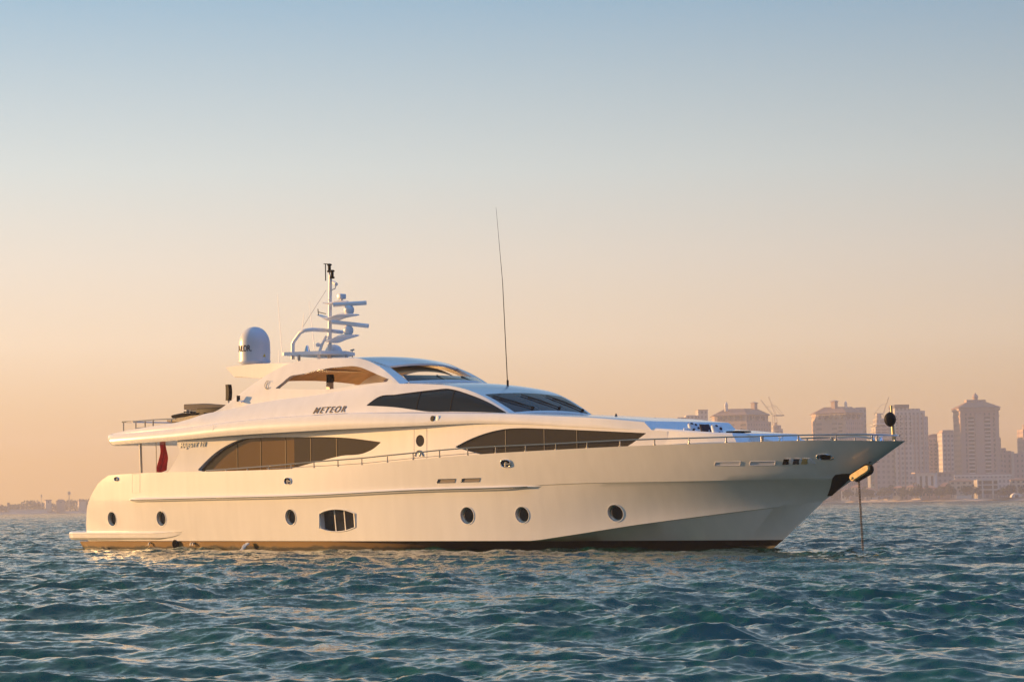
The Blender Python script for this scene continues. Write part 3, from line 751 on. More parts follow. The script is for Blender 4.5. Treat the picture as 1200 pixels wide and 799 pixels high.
def build_arch():
    top = resample(AO, 90); fz = s_tz; bm = bmesh.new()
    low = []
    n = len(top); xs0 = 8.45; xs1 = top[-1][0] + .02
    for i in range(n):
        x = xs0 + (xs1 - xs0) * (i / (n - 1)); low.append((x, s_ty(x) - .01, s_tz(x) - .03))
    # ruled between low and top, parametrised so that ends meet
    for sgn in (1, -1):
        O, I = [], []
        for t in np.linspace(0, 1, 12):
            O.append([V((l[0]+(q[0]-l[0])*t, sgn*(l[1]+(q[1]-l[1])*t + .05*math.sin(math.pi*t)*min(1,(q[2]-l[2]))), l[2]+(q[2]-l[2])*t)) for l, q in zip(low, top)])
            I.append([V((l[0]+(q[0]-l[0])*t, sgn*(l[1]+(q[1]-l[1])*t - .16), l[2]+(q[2]-l[2])*t)) for l, q in zip(low, top)])
        a = grid(bm, O); b = grid(bm, I)
        for j in range(n - 1):
            for e in (0, -1): cap(bm, [a[e][j], a[e][j+1], b[e][j+1], b[e][j]])
        for i in range(11):
            for e in (0, -1): cap(bm, [a[i][e], a[i+1][e], b[i+1][e], b[i][e]])
    o = obj('flybridge_arch', bm, GEL, yacht, sharp=.5)
    st = strip(xz(OPEN_T), xz(OPEN_B), 40)
    cs = []
    for sgn in (1, -1):
        b = bmesh.new(); rows = []
        for x, zt, zb in st:
            if zt - zb < .01: zt = zb + .01
            rows.append([V((x, sgn * 1.5, zb)), V((x, sgn * 3.6, zb)), V((x, sgn * 3.6, zt)), V((x, sgn * 1.5, zt))])
        vs = grid(b, rows, close_u=True); cap(b, vs[0]); cap(b, vs[-1]); cs.append(b)
    cut(o, cs)
build_arch()
LIP = [(17.481,1.74,6.771)][0]; LB = [(18.82,1.93,6.122)][0]
PI = [(17.481,1.74,6.771),(17.879,1.8,6.579),(18.323,1.86,6.367),(18.82,1.93,6.116)]
def build_hardtop():
    # pillars: forward faces between the arch edge and the front opening
    E = [p for p in resample(AO, 90) if p[0] > 15.9]
    E = resample(E, 16); I = resample(PI, 16)
    bm = bmesh.new()
    for sgn in (1, -1):
        a = grid(bm, [[V((p[0], sgn*p[1], p[2])) for p in E], [V((p[0]+.0, sgn*p[1], p[2])) for p in I]])
        b = grid(bm, [[V((p[0]-.14, sgn*(p[1]-.06), p[2]-.06)) for p in E], [V((p[0]-.16, sgn*(p[1]+.02), p[2]-.05)) for p in I]])
        for j in range(15):
            for e in (0, -1): cap(bm, [a[e][j], a[e][j+1], b[e][j+1], b[e][j]])
        for e in (0, -1): cap(bm, [a[0][e], a[1][e], b[1][e], b[0][e]])
    obj('hardtop_pillar', bm, GEL, yacht, sharp=.5)
    # roof
    edge = [p for p in resample(AO, 90) if 11.0 < p[0] < 16.0]
    bm = bmesh.new(); rows = []
    vv = np.linspace(-1, 1, 21)
    for p in edge: rows.append([(p[0], p[1]*v*.985, p[2] + .10*(1-v*v) - .0) for v in vv])
    e0 = edge[-1]
    for t in np.linspace(.1, 1, 10):
        w = e0[1] + (LIP[1] - e0[1]) * t
        row = []
        for v in vv:
            x = e0[0] + (LIP[0] + .35 * (1 - v*v) - e0[0]) * t
            z = e0[2] + (LIP[2] - e0[2]) * t ** 1.5 + (.10 + .04 * t) * (1 - v*v)
            row.append((x, w * v, z))
        rows.append(row)
    top = [[V(p) for p in r] for r in rows]
    a = grid(bm, top)
    o = obj('hardtop', bm, GEL, yacht)
    md = o.modifiers.new('s', 'SOLIDIFY'); md.thickness = .07; md.offset = -1
    bm = bmesh.new(); rows2 = [[V((p[0] - .05, p[1] * .90, p[2] - .27)) for p in r] for r in rows[2:]]
    grid(bm, rows2); c = obj('headliner', bm, TEAK, yacht)
    md = c.modifiers.new('s', 'SOLIDIFY'); md.thickness = .04
    # low flybridge windscreen: three dark panes
    n = 30; B, T = [], []
    tp = [(18.393,1.86,6.373)][0]
    for i in range(n + 1):
        v = 1 - 2 * i / n; k = 1 - v*v
        B.append((LB[0] + .75 * k - .05, LB[1] * v, LB[2] + .02 + .05*k)); T.append((tp[0] + .55*k - .02, tp[1] * v, tp[2] + .0*k + .03))
    for i0, i1 in ((0, 10), (10, 20), (20, 30)):
        bm = bmesh.new()
        e0 = .004
        A1 = [V(B[i]) for i in range(i0, i1+1)]; A2 = [V(T[i]) for i in range(i0, i1+1)]
        Bk1 = [v + Vector((-.03, 0, 0)) for v in A1]; Bk2 = [v + Vector((-.03, 0, 0)) for v in A2]
        vs = grid(bm, [A1, A2, Bk2, Bk1], close_v=True); cap(bm, [r[0] for r in vs]); cap(bm, [r[-1] for r in vs])
        obj('flybridge_windscreen', bm, GLASSB, yacht)
    for i in (10, 20):
        bm = bmesh.new(); tube(bm, [V(B[i]) + Vector((.01, 0, 0)), V(T[i]) + Vector((.01, 0, .01))], .022, 6); obj('windscreen_post', bm, STEEL, yacht)
    bm = bmesh.new(); tube(bm, [V((b[0] + .03, b[1], b[2] - .04)) for b in B], .06, 8); obj('windscreen_base', bm, GEL, yacht)
build_hardtop()
# aft wing that carries the radome
def build_wing():
    A = [(7.943,1.95,7.236),(9.822,1.95,7.255),(11.91,2.05,7.203)]; Bt = [(8.512,1.95,6.788),(10.084,1.95,6.673)]
    bm = bmesh.new(); prof = [(A[0][0], A[0][2]), (A[1][0], A[1][2]), (A[2][0], A[2][2]), (A[2][0] + .6, A[2][2] - .3), (Bt[1][0], Bt[1][2]), (Bt[0][0], Bt[0][2])]
    prism(bm, prof, -1, 1, lambda p, h: V((p[0], h * (2.06 - .05 * (p[0] - A[0][0])), p[1])))
    bmesh.ops.bevel(bm, geom=list(bm.edges), offset=.03, segments=2, affect='EDGES')
    obj('radome_wing', bm, GEL, yacht, sharp=.5)
build_wing()

# ---- foredeck coamings in front of the house
def build_foredeck():
    T = [(30.72,2.16,4.068),(32.209,2.02,3.94),(33.188,1.88,3.85),(34.008,1.7,3.79)]
    fy, fz = smoothtab([(p[0], p[1]) for p in T]), smoothtab([(p[0], p[2]) for p in T])
    L = [(34.289,1.62,3.449)][0]
    bm = bmesh.new(); rows = []
    for x in np.linspace(T[0][0], T[-1][0], 40):
        y, z = fy(x), fz(x); dx = max(0, x - T[0][0]) / (T[-1][0] - T[0][0]) * (L[0] - T[-1][0])
        sec = [(x + dx, y - .0, 3.32), (x + dx, y - .0, 3.4), (x + dx * .1, y - .02, z - .05), (x, y - .06, z)]
        rows.append([V(p) for p in sec] + [V((p[0], -p[1], p[2])) for p in reversed(sec)])
    vs = grid(bm, rows, close_u=True); cap(bm, vs[0]); 
    for k in range(3): cap(bm, [vs[-1][k], vs[-1][k+1], vs[-1][6-k], vs[-1][7-k]])
    obj('foredeck_lounge', bm, GEL, yacht, sharp=.4)
    # small hatch on top of it and a low step
    p = [(33.504,0.9,3.856)][0]; bm = bmesh.new(); box(bm, V((p[0], .75, p[2])), (.5, .7, .05), bev=.02); obj('deck_hatch', bm, BLACK, yacht)
    q = [(34.255,0.6,3.678)][0]; bm = bmesh.new(); rows = []
    for x, z in ((L[0] - .3, q[2] + .10), (q[0], q[2] + .02), (q[0] + .9, q[2] - .18), (q[0] + 1.15, 3.0)):
        rows.append([V((x + .12 * (1 - v*v), v * .92, z)) for v in np.linspace(-1, 1, 9)])
    base = [[Vector((p.x, p.y, 2.7)) for p in r] for r in rows]
    a = grid(bm, rows); b2 = grid(bm, base)
    for i in range(3):
        for e in (0, -1): cap(bm, [a[i][e], a[i+1][e], b2[i+1][e], b2[i][e]])
    for j in range(8):
        for e in (0, -1): cap(bm, [a[e][j], a[e][j+1], b2[e][j+1], b2[e][j]])
    obj('sun_pad', bm, TOWEL, yacht, sharp=.5)
build_foredeck()

# ---- guard rails
RT = [(8.798,3.62,3.099),(10.019,3.6,3.127),(11.35,3.6,3.158),(12.654,3.6,3.195),(13.982,3.6,3.237),(15.333,3.6,3.289),(16.705,3.6,3.326),(18.046,3.6,3.363),(19.452,3.6,3.424),(20.744,3.526,3.481),(22.068,3.465,3.543),(23.43,3.386,3.585),(24.746,3.294,3.603),(26.096,3.181,3.613),(27.418,3.052,3.624),(28.733,2.903,3.645),(30.072,2.731,3.661),(31.429,2.53,3.665),(32.736,2.308,3.661),(34.086,2.044,3.656),(35.335,1.76,3.649),(36.543,1.437,3.647),(37.725,1.049,3.631),(38.781,0.589,3.608),(39.354,0.05,3.559)]
def build_rail():
    rail = empty('guard_rail'); rail.parent = yacht
    for sgn in (1, -1):
        P = resample(RT, 160); bm = bmesh.new(); tube(bm, [V((p[0], sgn * p[1], p[2])) for p in P], .026, 6); obj('handrail', bm, STEEL, rail)
        lo = [p for p in P if 12.5 < p[0] < 24]; bm = bmesh.new(); tube(bm, [V((p[0], sgn * p[1], sheer_z(p[0]) + .06)) for p in lo], .012, 5); obj('lower_rail', bm, STEEL, rail)
        for i, p in enumerate(RT[:-1]):
            bm = bmesh.new(); zb = sheer_z(p[0]) - .02
            tube(bm, [V((p[0], sgn * p[1], zb)), V((p[0], sgn * p[1], p[2] + .002))], .024 if i != 20 else .05, 6)
            tube(bm, [V((p[0], sgn * p[1], zb)), V((p[0], sgn * p[1], zb + .05))], .045, 8); obj('stanchion', bm, STEEL, rail)
build_rail()
# bow fittings
def build_bow():
    P = [(37.486,0.6,3.535),(38.047,0.5,3.565),(38.566,0.4,3.5)]
    bm = bmesh.new(); tube(bm, [V((p[0], p[1], p[2])) for p in resample(P, 8)], .035, 8); obj('bow_bollard', bm, STEEL, yacht)
    for u in [(38.589,0.3,3.505),(38.811,0.2,3.526),(35.389,0.9,3.584)]:
        bm = bmesh.new(); lathe(bm, [(.11, -.12), (.08, -.08), (.06, .0), (.09, .05), (.10, .08), (.05, .1)], V(u), 14); obj('capstan', bm, CHROME, yacht)
    a, b = [(39.159,0,3.43),(39.091,-0,4.506)]
    bm = bmesh.new(); tube(bm, [V(a), V(b)], .055, 10, .035); obj('jack_staff', bm, GOLD, yacht)
build_bow()
# bow lettering style vents
def bow_vents():
    Q = [(35.936,1.336,2.826),(36.103,1.287,2.833),(36.263,1.228,2.824),(36.402,1.187,2.832),(36.532,1.137,2.824),(36.695,1.083,2.828)]
    for i, p in enumerate(Q):
        bm = bmesh.new(); sh_ = .06 * (1 if i % 2 else -1)
        prism(bm, [(p[0] - .09 + sh_, p[2] - .085), (p[0] + .09 + sh_, p[2] - .085), (p[0] + .09 - sh_, p[2] + .085), (p[0] - .09 - sh_, p[2] + .085)], -.02, .03, lambda q, h: V((q[0], hull_y(q[0], q[1]) + h, q[1])))
        obj('vent_louvre', bm, (BLACK, SLOTP, GREY, SLOTP, GOLD, TOWEL)[i], yacht)  # louvre colours imitate the varied reflections in chrome
bow_vents()

# anchor pocket plate on the stem
def build_pocket():
    L = [(36.546,0.06,1.732),(36.702,0.143,1.893),(37.094,0.45,2.305),(37.215,0.471,2.391),(37.415,0.38,2.419),(37.631,0.203,2.415),(37.827,0.214,2.518),(38.103,0.219,2.659),(38.347,0.186,2.773),(38.458,0.115,2.758)]
    L = [tuple(np.array(L[i]) + (np.array(L[i + 1]) - np.array(L[i])) * k / 5) for i in range(len(L) - 1) for k in range(5)] + [L[-1]]
    bm = bmesh.new()
    stem = tab([(.0,34.12),(1.9,36.9),(2.31,37.6),(2.77,38.37),(3.39,39.57)])
    for sgn in (1, -1):
        A = [V((p[0], sgn * (hull_y(p[0], p[2]) + .03), p[2])) for p in L]
        Bv = [V((stem(p[2]) + .012, sgn * .012, p[2])) for p in L]
        rows = [A]
        for t in (.2, .4, .6, .8, .92):
            r = []
            for p in L:
                x = p[0] + (stem(p[2]) - p[0]) * t; r.append(V((x, sgn * (hull_y(x, p[2]) + .03), p[2])))
            rows.append(r)
        rows.append(Bv)
        grid(bm, rows)
    obj('anchor_pocket', bm, POCKET, yacht)
build_pocket()

# ---- boat deck post, aft rail
p = [(4.183,3.45,4.196),(4.256,3.5,3.059)]
for sgn in (1, -1):
    bm = bmesh.new(); tube(bm, [V((p[1][0], sgn * 3.45, 3.0)), V((p[0][0], sgn * 3.45, p[0][2] + .12))], .055, 10); obj('deck_post', bm, STEEL, yacht)
def aft_rail():
    rail = empty('boat_deck_rail'); rail.parent = yacht
    T = [(2.447,3.1,5.214),(3.432,3.1,5.208),(4.608,3.1,5.226),(6.107,3.1,5.218)]
    bm = bmesh.new(); tube(bm, [V(q) for q in T], .03, 6); obj('handrail', bm, STEEL, rail)
    bm = bmesh.new(); tube(bm, [V((q[0], -q[1], q[2])) for q in T], .03, 6); obj('handrail', bm, STEEL, rail)
    bm = bmesh.new(); tube(bm, [V(T[0]), V((T[0][0], -3.1, T[0][2]))], .03, 6); obj('handrail', bm, STEEL, rail)
    m = [(q[0], q[1], q[2] - .28) for q in T]
    bm = bmesh.new(); tube(bm, [V(q) for q in m[1:]], .018, 6); obj('lower_rail', bm, STEEL, rail)
    for q in [(2.526,3.1,5.211),(3.385,3.1,5.213),(4.023,3.1,5.222),(4.573,3.1,5.227),(5.821,3.1,5.218)]:
        for sgn in (1, -1):
            bm = bmesh.new(); tube(bm, [V((q[0], sgn*q[1], 4.6)), V((q[0], sgn*q[1], q[2]))], .03, 6); obj('stanchion', bm, STEEL, rail)
aft_rail()
# boat crane with tapering boom on the aft upper deck
def build_crane():
    C = [(4.825,1.6,5.761),(6.199,1.6,5.666),(7.38,1.6,5.696)]; r = (.17, .15, .05)
    bm = bmesh.new(); rows = []
    for q, h, w in ((C[0], .11, .15), (C[1], .18, .18), (C[2], .05, .09)):
        rows.append([V((q[0], q[1] + a * w, q[2] + b * h)) for a, b in ((-1,-.8),(-.8,-1),(.8,-1),(1,-.8),(1,.8),(.8,1),(-.8,1),(-1,.8))])
    vs = grid(bm, rows, close_u=True); cap(bm, vs[0]); cap(bm, vs[-1]); cr = obj('boat_crane', bm, GREY, yacht, sharp=.8)
    q = [(4.871,1.6,5.717),(4.856,1.6,5.335)]
    bm = bmesh.new(); tube(bm, [V((q[1][0], 1.6, 4.9)), V(q[0])], .075, 10); obj('crane_post', bm, GEL2, cr)
    q = [(6.594,1.6,5.548),(5.342,1.6,5.595)]
    bm = bmesh.new(); box(bm, V((q[0][0], 1.6, q[0][2] - .1)), (1.7, .5, .42), bev=.06); obj('crane_base', bm, BLACK, cr)
build_crane()

# ---- mast and its gear
def build_mast():
    z0 = 7.38
    def m(u, v, y=0.): return None
    pl = [(11.97,0,7.61),(12.077,0,10.688)]
    bm = bmesh.new(); tube(bm, [V(pl[0]) - Vector((0, 0, .3)), V(pl[1])], .085, 12, .065); mast = obj('mast', bm, GEL2, yacht)
    X = pl[0][0]
    # platform
    bm = bmesh.new(); P0 = [(10.914,1.5,7.459),(12.337,-1,7.549)]
    poly = [(P0[0][0], 1.5), (X - .9, 1.55), (X + .6, .9), (X + 1.0, .0), (P0[1][0], -1.0), (X - .4, -1.3), (X - 1.6, -1.0)]
    prism(bm, poly, 7.53, 7.60, lambda p, h: V((p[0], p[1], h + .05 * (h > 7.55)))); obj('mast_platform', bm, GEL2, mast, sharp=.4)
    bm = bmesh.new()
    for x, y in ((X - .9, .8), (X + .2, .7), (X - .9, -.8), (X + .2, -.7)): tube(bm, [V((x, y, 7.2)), V((x, y, 7.52))], .06, 8)
    obj('platform_leg', bm, GEL2, mast)
    # goal post tube
    g = [(10.805,0.9,7.41),(10.824,0.9,8.012),(10.921,0.9,8.141),(11.294,0.9,8.437),(11.557,0.9,8.498),(11.785,0.7,8.525),(11.879,0,8.514),(11.928,-0.7,8.467)]
    bm = bmesh.new(); tube(bm, [V(q) for q in g], .075, 10); obj('mast_frame', bm, GEL2, mast, sharp=1)
    g = [(11.793,0.35,7.675),(11.866,0.3,7.94),(11.891,0.1,8.281)]; bm = bmesh.new(); tube(bm, [V(q) for q in g], .06, 8); lathe(bm, [(.02,-.08),(.09,-.05),(.1,.03),(.04,.08)], V(g[1]) + Vector((-.1, -.1, 0)), 10); obj('mast_strut', bm, GEL2, mast)
    # curved gull arms
    def arm(pts, w=.16, t=.05):
        bm = bmesh.new(); rows = []
        L = resample(pts, 14)
        for i, q in enumerate(L):
            s = math.sin(math.pi * min(1, max(.05, i / 13))) ; ww = w * (.45 + .7 * s); tt = t * (.4 + s)
            rows.append([V((q[0], q[1] + a * ww, q[2] + b * tt)) for a, b in ((-1, 0), (-.5, .8), (.5, .8), (1, 0), (.5, -1), (-.5, -1))])
        vs = grid(bm, rows, close_u=True); cap(bm, vs[0]); cap(bm, vs[-1]); return obj('mast_arm', bm, GEL2, mast, sharp=1)
    arm([(11.66,0,9.616),(12.102,0,9.559),(12.62,0,9.596),(13.108,0,9.575)], .13, .045)
    arm([(11.417,0,9.138),(12.093,0,8.956),(12.818,0,9.046),(13.66,-0,9.013)], .3, .07)
    arm([(11.717,0,8.144),(12.184,-0,8.08),(12.805,-0,8.197),(13.647,-0,8.22)], .3, .07)
    # radar pedestals and scanner bars
    for (pu, ba, bb) in (((409,362.8), (390.8,357.4), (429.3,354.8)), ((408.2,387), (389,377.4), (431.7,382.2))):
        pass
    for ped, e0, e1 in zip([(13.179,0,9.238),(13.126,0,8.444)], [(12.723,0.4,9.443),(12.621,0.4,8.785)], [(13.748,-0.4,9.487),(13.855,-0.4,8.58)]):
        bm = bmesh.new(); lathe(bm, [(.05, -.25), (.12, -.19), (.19, -.09), (.205, .0), (.19, .08), (.12, .17), (.07, .2), (.07, .27)], V(ped), 18); pd = obj('radar_pedestal', bm, GEL2, mast)
        bm = bmesh.new(); a, b = V(e0), V(e1); tube(bm, [a, a + (b - a) * .02, a + (b - a) * .98, b], .085, 10); obj('radar_scanner', bm, GEL2, mast)
    d = [(11.633,-0.5,7.662)][0]; bm = bmesh.new(); lathe(bm, [(.36, -.15), (.36, 0), (.33, .13), (.26, .24), (.15, .31), (.03, .335)], V(d), 24); obj('satellite_dome', bm, GEL2, mast)
    # lights at the top
    t = [(12.019,0,10.962),(12.187,0,10.703),(12.329,-0.05,10.319),(12.742,0,9.785),(11.338,0.6,7.726),(12.41,-0.8,7.713),(11.917,-0,11.105)]
    for q in (t[0], t[1]):
        bm = bmesh.new(); lathe(bm, [(.09, -.17), (.10, -.11), (.06, -.10), (.06, .09), (.10, .10), (.09, .15), (.03, .17)], V(q), 14); obj('navigation_light', bm, BLACK, mast)
    bm = bmesh.new(); tube(bm, [V(t[0]) + Vector((0, 0, -.15)), V(t[0]) + Vector((0, 0, -.5))], .03, 8); obj('light_stem', bm, GEL2, mast)
    q = V(t[2]); bm = bmesh.new(); tube(bm, [q + Vector((-.14, 0, .06)), q + Vector((.16, -.1, -.04))], .07, 10); tube(bm, [q, q + Vector((-.02, 0, -.18)), V(pl[1]) + Vector((0, 0, -.62))], .025, 6); obj('mast_camera', bm, GEL2, mast)
    bm = bmesh.new(); box(bm, V(t[3]), (.22, .3, .2), bev=.03); tube(bm, [V(t[3]) + Vector((0, 0, -.1)), V(t[3]) + Vector((0, 0, -.2))], .05, 8); obj('search_light', bm, GEL2, mast)
    bm = bmesh.new(); lathe(bm, [(.16, -.10), (.15, -.04), (.11, -.02), (.07, .14), (.04, .2), (.01, .22)], V(t[4]), 16); obj('fog_bell', bm, CHROME, mast)
    q = V(t[5]); bm = bmesh.new(); tube(bm, [q + Vector((0, 0, -.25)), q], .02, 6); tube(bm, [q + Vector((-.09, 0, .02)), q + Vector((.1, 0, .04))], .035, 6); obj('wind_sensor', bm, STEEL, mast)
    a = [(11.672,-0,11.151),(12.073,-0,11.109),(11.776,0,11.143),(11.782,0,10.476)]
    bm = bmesh.new(); tube(bm, [V(a[0]), V(a[1])], .015, 5); tube(bm, [V(a[2]), V(a[3])], .022, 5); obj('vhf_aerial', bm, BLACK, mast)
    a = [(11.531,0.2,9.374),(11.564,0.2,9.136),(11.54,0.2,9.252),(11.784,-0,9.171)]
    bm = bmesh.new(); tube(bm, [V(a[0]), V(a[1])], .018, 5); tube(bm, [V(a[2]), V(a[3])], .015, 5); obj('anemometer', bm, BLACK, mast)
    a = [(11.808,0,10.104),(11.401,0.9,8.598)]; bm = bmesh.new(); tube(bm, [V(a[0]), V(a[1])], .009, 5); obj('mast_stay', bm, TRIM, mast)
    for q0, q1 in ([(10.79,1.4,7.478),(10.513,1.4,9.959)], [(9.977,-0.9,7.869),(9.662,-0.9,9.877)], [(11.417,0.9,8.58),(11.546,0.9,9.19)], [(10.814,1.6,7.254),(10.82,1.6,7.754)]):
        bm = bmesh.new(); tube(bm, [V(q0), V(q1)], .016, 5, .007); obj('whip_aerial', bm, GEL2, mast)
build_mast()
q0, qm, q1 = [(21.77,-0.2,5.809),(21.581,-0.2,9.677),(21.291,-0.2,12.458)]
bm = bmesh.new(); tube(bm, [V(q0), V(qm)], .018, 6, .013); tube(bm, [V(qm), V(q1)], .011, 6, .005); tube(bm, [V(q0), V(q0) + Vector((0, 0, .3))], .04, 8); obj('long_whip_aerial', bm, BLACK, yacht)
# small lights on the deck edge
for i, p in enumerate([(25.874,-1.2,4.76),(26.392,-1,4.651),(28.253,-1,4.439)][1:]):
    bm = bmesh.new(); lathe(bm, [(.06, -.1), (.05, .0), (.03, .05), (.012, .10)], V(p), 10); obj('deck_light', bm, GREY, yacht)

# ---- radome
def build_radome():
    c = [(8.527,1,7.374),(8.544,1,8.822)]; s = (c[1][2] - c[0][2])
    r = .62; prof = [(.50, -.06), (.60, .0), (.64, .05), (.64, .09), (.62, .10), (.628, .45), (.622, .72)]
    for k in range(1, 12):
        a = math.pi / 2 * k / 11.5; prof.append((.622 * math.cos(a) ** .9, .72 + (s - .72) * math.sin(a)))
    bm = bmesh.new(); lathe(bm, prof, V(c[0]), 40); o = obj('radome', bm, mat('radome_paint', (.56, .57, .60), .35, noise=(2, .04)), yacht, sharp=.5)
    bm = bmesh.new(); lathe(bm, [(.34, -.3), (.34, -.05)], V(c[0]), 20); obj('radome_foot', bm, GEL2, o)
    return o, V(c[0])
radome, rc = build_radome()
def text_mesh(body, size, extrude, off=0., shear=0., spacing=1.0):
    cu = bpy.data.curves.new('t', 'FONT'); cu.body = body; cu.size = size; cu.extrude = extrude; cu.offset = off; cu.shear = shear; cu.space_character = spacing
    to = bpy.data.objects.new('t', cu); col.objects.link(to); bpy.context.view_layer.update()
    me = bpy.data.meshes.new_from_object(to.evaluated_get(bpy.context.evaluated_depsgraph_get()))
    bpy.data.objects.remove(to); bpy.data.curves.remove(cu)
    return me
def place_text(name, me, f, m, parent):
    """f maps the flat text (x, y, h) to yacht space"""
    for v in me.vertices: v.co = f(v.co.x, v.co.y, v.co.z)
    me.materials.append(m); me.name = name
    o = bpy.data.objects.new(name, me); col.objects.link(o); o.parent = parent; return o
def surf_text(name, body, a, b, height, fy, m, ext=.012, off=0., shear=0., stretch=True, spacing=1.):
    """text between design points a and b (x,z), glyph height in metres, on wall y=fy(x,z)"""
    me = text_mesh(body, 1., .5, off, shear, spacing)
    xs = [v.co.x for v in me.vertices]; ys = [v.co.y for v in me.vertices]
    x0, x1, y0, y1 = min(xs), max(xs), min(ys), max(ys)
    def f(x, y, h):
        t = (x - x0) / (x1 - x0); q = (y - y0) / (y1 - y0)
        X = a[0] + (b[0] - a[0]) * t; Z = a[1] + (b[1] - a[1]) * t + q * height
        return V((X, fy(X, Z) + (ext if h > 0 else -.01), Z))
    return place_text(name, me, f, m, yacht)
N0, N1, NH = [(14.696,3,5.104),(16.412,2.9,5.105),(14.639,2.95,5.362)]
surf_text('name_lettering', 'METEOR', (N0[0], N0[2]), (N1[0], N1[2]), (NH[2] - N0[2]) * .9, shell_y, LETTER, off=.008, shear=.35, spacing=1.3, ext=.02)
N0, N1 = [(6.934,3.55,3.965),(8.403,3.42,3.987)]
surf_text('side_lettering', 'MAJESTY 121', (N0[0], N0[2]), (N1[0], N1[2]), .25, hy, LETTERW, off=.004, shear=.25, ext=.03, spacing=1.15)
# word on the radome, wrapped round it
me = text_mesh('SAILOR.', 1., .5, .012)
xs = [v.co.x for v in me.vertices]; ys = [v.co.y for v in me.vertices]
vd = math.atan2(-.994, .106) - HEAD                     # towards the camera, in yacht space
def wrap(x, y, h):
    t = (x - min(xs)) / (max(xs) - min(xs)); a = vd - R(86) + R(75) * t
    r = .628 + (.006 if h > 0 else -.01)
    return rc + Vector((r * math.cos(a), r * math.sin(a),   .44 + .25 * (y - min(ys)) / (max(ys) - min(ys))))
x_lo, x_hi, y_lo, y_hi = min(xs), max(xs), min(ys), max(ys)
xs, ys = [x_lo, x_hi], [y_lo, y_hi]
place_text('radome_lettering', me, wrap, BLACK, yacht)
bm = bmesh.new()
for k in (-1, 1):
    pass
a0 = vd + R(38); tri = [(-.07, 0), (.07, 0), (0, .13)]
prism(bm, tri, .62, .634, lambda p, h: rc + Vector((h * math.cos(a0 + p[0] / .63), h * math.sin(a0 + p[0] / .63), .22 + p[1]))); obj('warning_sticker', bm, YEL, yacht)
# crescent emblem on the arch
c = [(11.435,2.56,6.343)][0]; bm = bmesh.new()
def arch_y(x, z): return c[1] + .10 - (z - c[2]) * .22
pts = [(c[0] + .155*math.cos(t), c[2] + .155*math.sin(t)) for t in np.linspace(.9, 5.6, 16)]
tube(bm, [V((x, arch_y(x, z) + .015, z)) for x, z in pts], .008, 6, .014)
pts = [(c[0] + .02 + .07*math.cos(t), c[2] + .02 + .10*math.sin(t)) for t in np.linspace(1.8, 4.4, 8)]
tube(bm, [V((x, arch_y(x, z) + .015, z)) for x, z in pts], .008, 6); obj('emblem', bm, MULL, yacht)
# round discs on the brow
p = [(21.34,3.12,4.687)][0]
bm = bmesh.new(); lathe(bm, [(.10, -.06), (.10, .012), (.09, .02), (.02, .022)], V(p), 20, ax=(0, -1, .15)); lt = obj('brow_disc', bm, BLACK, yacht)
p = [(21.554,3.09,4.686)][0]
bm = bmesh.new(); lathe(bm, [(.10, -.06), (.10, .004), (.06, .012), (.01, .014)], V(p), 16, ax=(0, -1, .15)); obj('brow_disc', bm, GEL2, yacht)  # pale disc set beside the dark one
# horn / camera on the arch foot
p = [(10.039,3,5.865),(10.191,2.84,5.756)]
bm = bmesh.new(); tube(bm, [V(p[0]) + Vector((0, 0, -.12)), V(p[0]) + Vector((0, 0, .11))], .07, 10); cm_ = obj('deck_camera', bm, BLACK, yacht)
bm = bmesh.new(); tube(bm, [V(p[0]) + Vector((.03, 0, -.08)), V(p[0]) + Vector((.16, .0, -.14)), V(p[1])], .04, 8); obj('bracket', bm, GEL2, cm_)

# ------------------------------------------------------------------ things on the yacht
def onboard(name, p, label, cat, group=None, rz=0.):
    q = V(p); w = Matrix.Translation(YO) @ Matrix.Rotation(HEAD, 4, 'Z') @ q
    o = empty(name, w, HEAD + rz); return tag(o, label, cat, group)
# loudspeakers
def speaker(base, h, w, label, post):
    t = onboard('loudspeaker', base, label, 'loudspeaker')
    bm = bmesh.new(); rows = []
    for i in range(9):
        z = post + (h - post) * i / 8; k = .05 * (1 - ((i - 4) / 4) ** 2)
        rows.append([Vector((x + (k if x > 0 else k * .3), y, z)) for x, y in ((-w, -w), (w, -w), (w, w), (-w, w))])
    vs = grid(bm, rows, close_u=True); cap(bm, vs[0]); cap(bm, vs[-1]); obj('cabinet', bm, BLACK, t, sharp=.5)
    bm = bmesh.new()
    if h - post < .4: box(bm, (0, 0, post / 2 - .005), (w * 2, w * 2, post))
    else: tube(bm, [Vector((0, 0, 0)), Vector((0, 0, post + .02))], .05, 8)
    lathe(bm, [(.14, 0), (.14, .03), (.05, .05)], (0, 0, 0), 14); obj('stand', bm, GEL2, t)
a = [(8.375,2.2,5.869),(8.371,2.2,6.5)]
zf = 4.95
speaker((a[0][0], a[0][1], zf), a[1][2] - zf, .085, 'tall thin black loudspeaker standing on the aft upper deck near the arch foot', a[0][2] - zf)
a = [(13.06,0.9,6.391),(13.065,0.9,6.704)]
speaker((a[0][0], .9, 5.5), a[1][2] - 5.5, .10, 'short black loudspeaker on a white post under the hardtop', a[0][2] - 5.5)
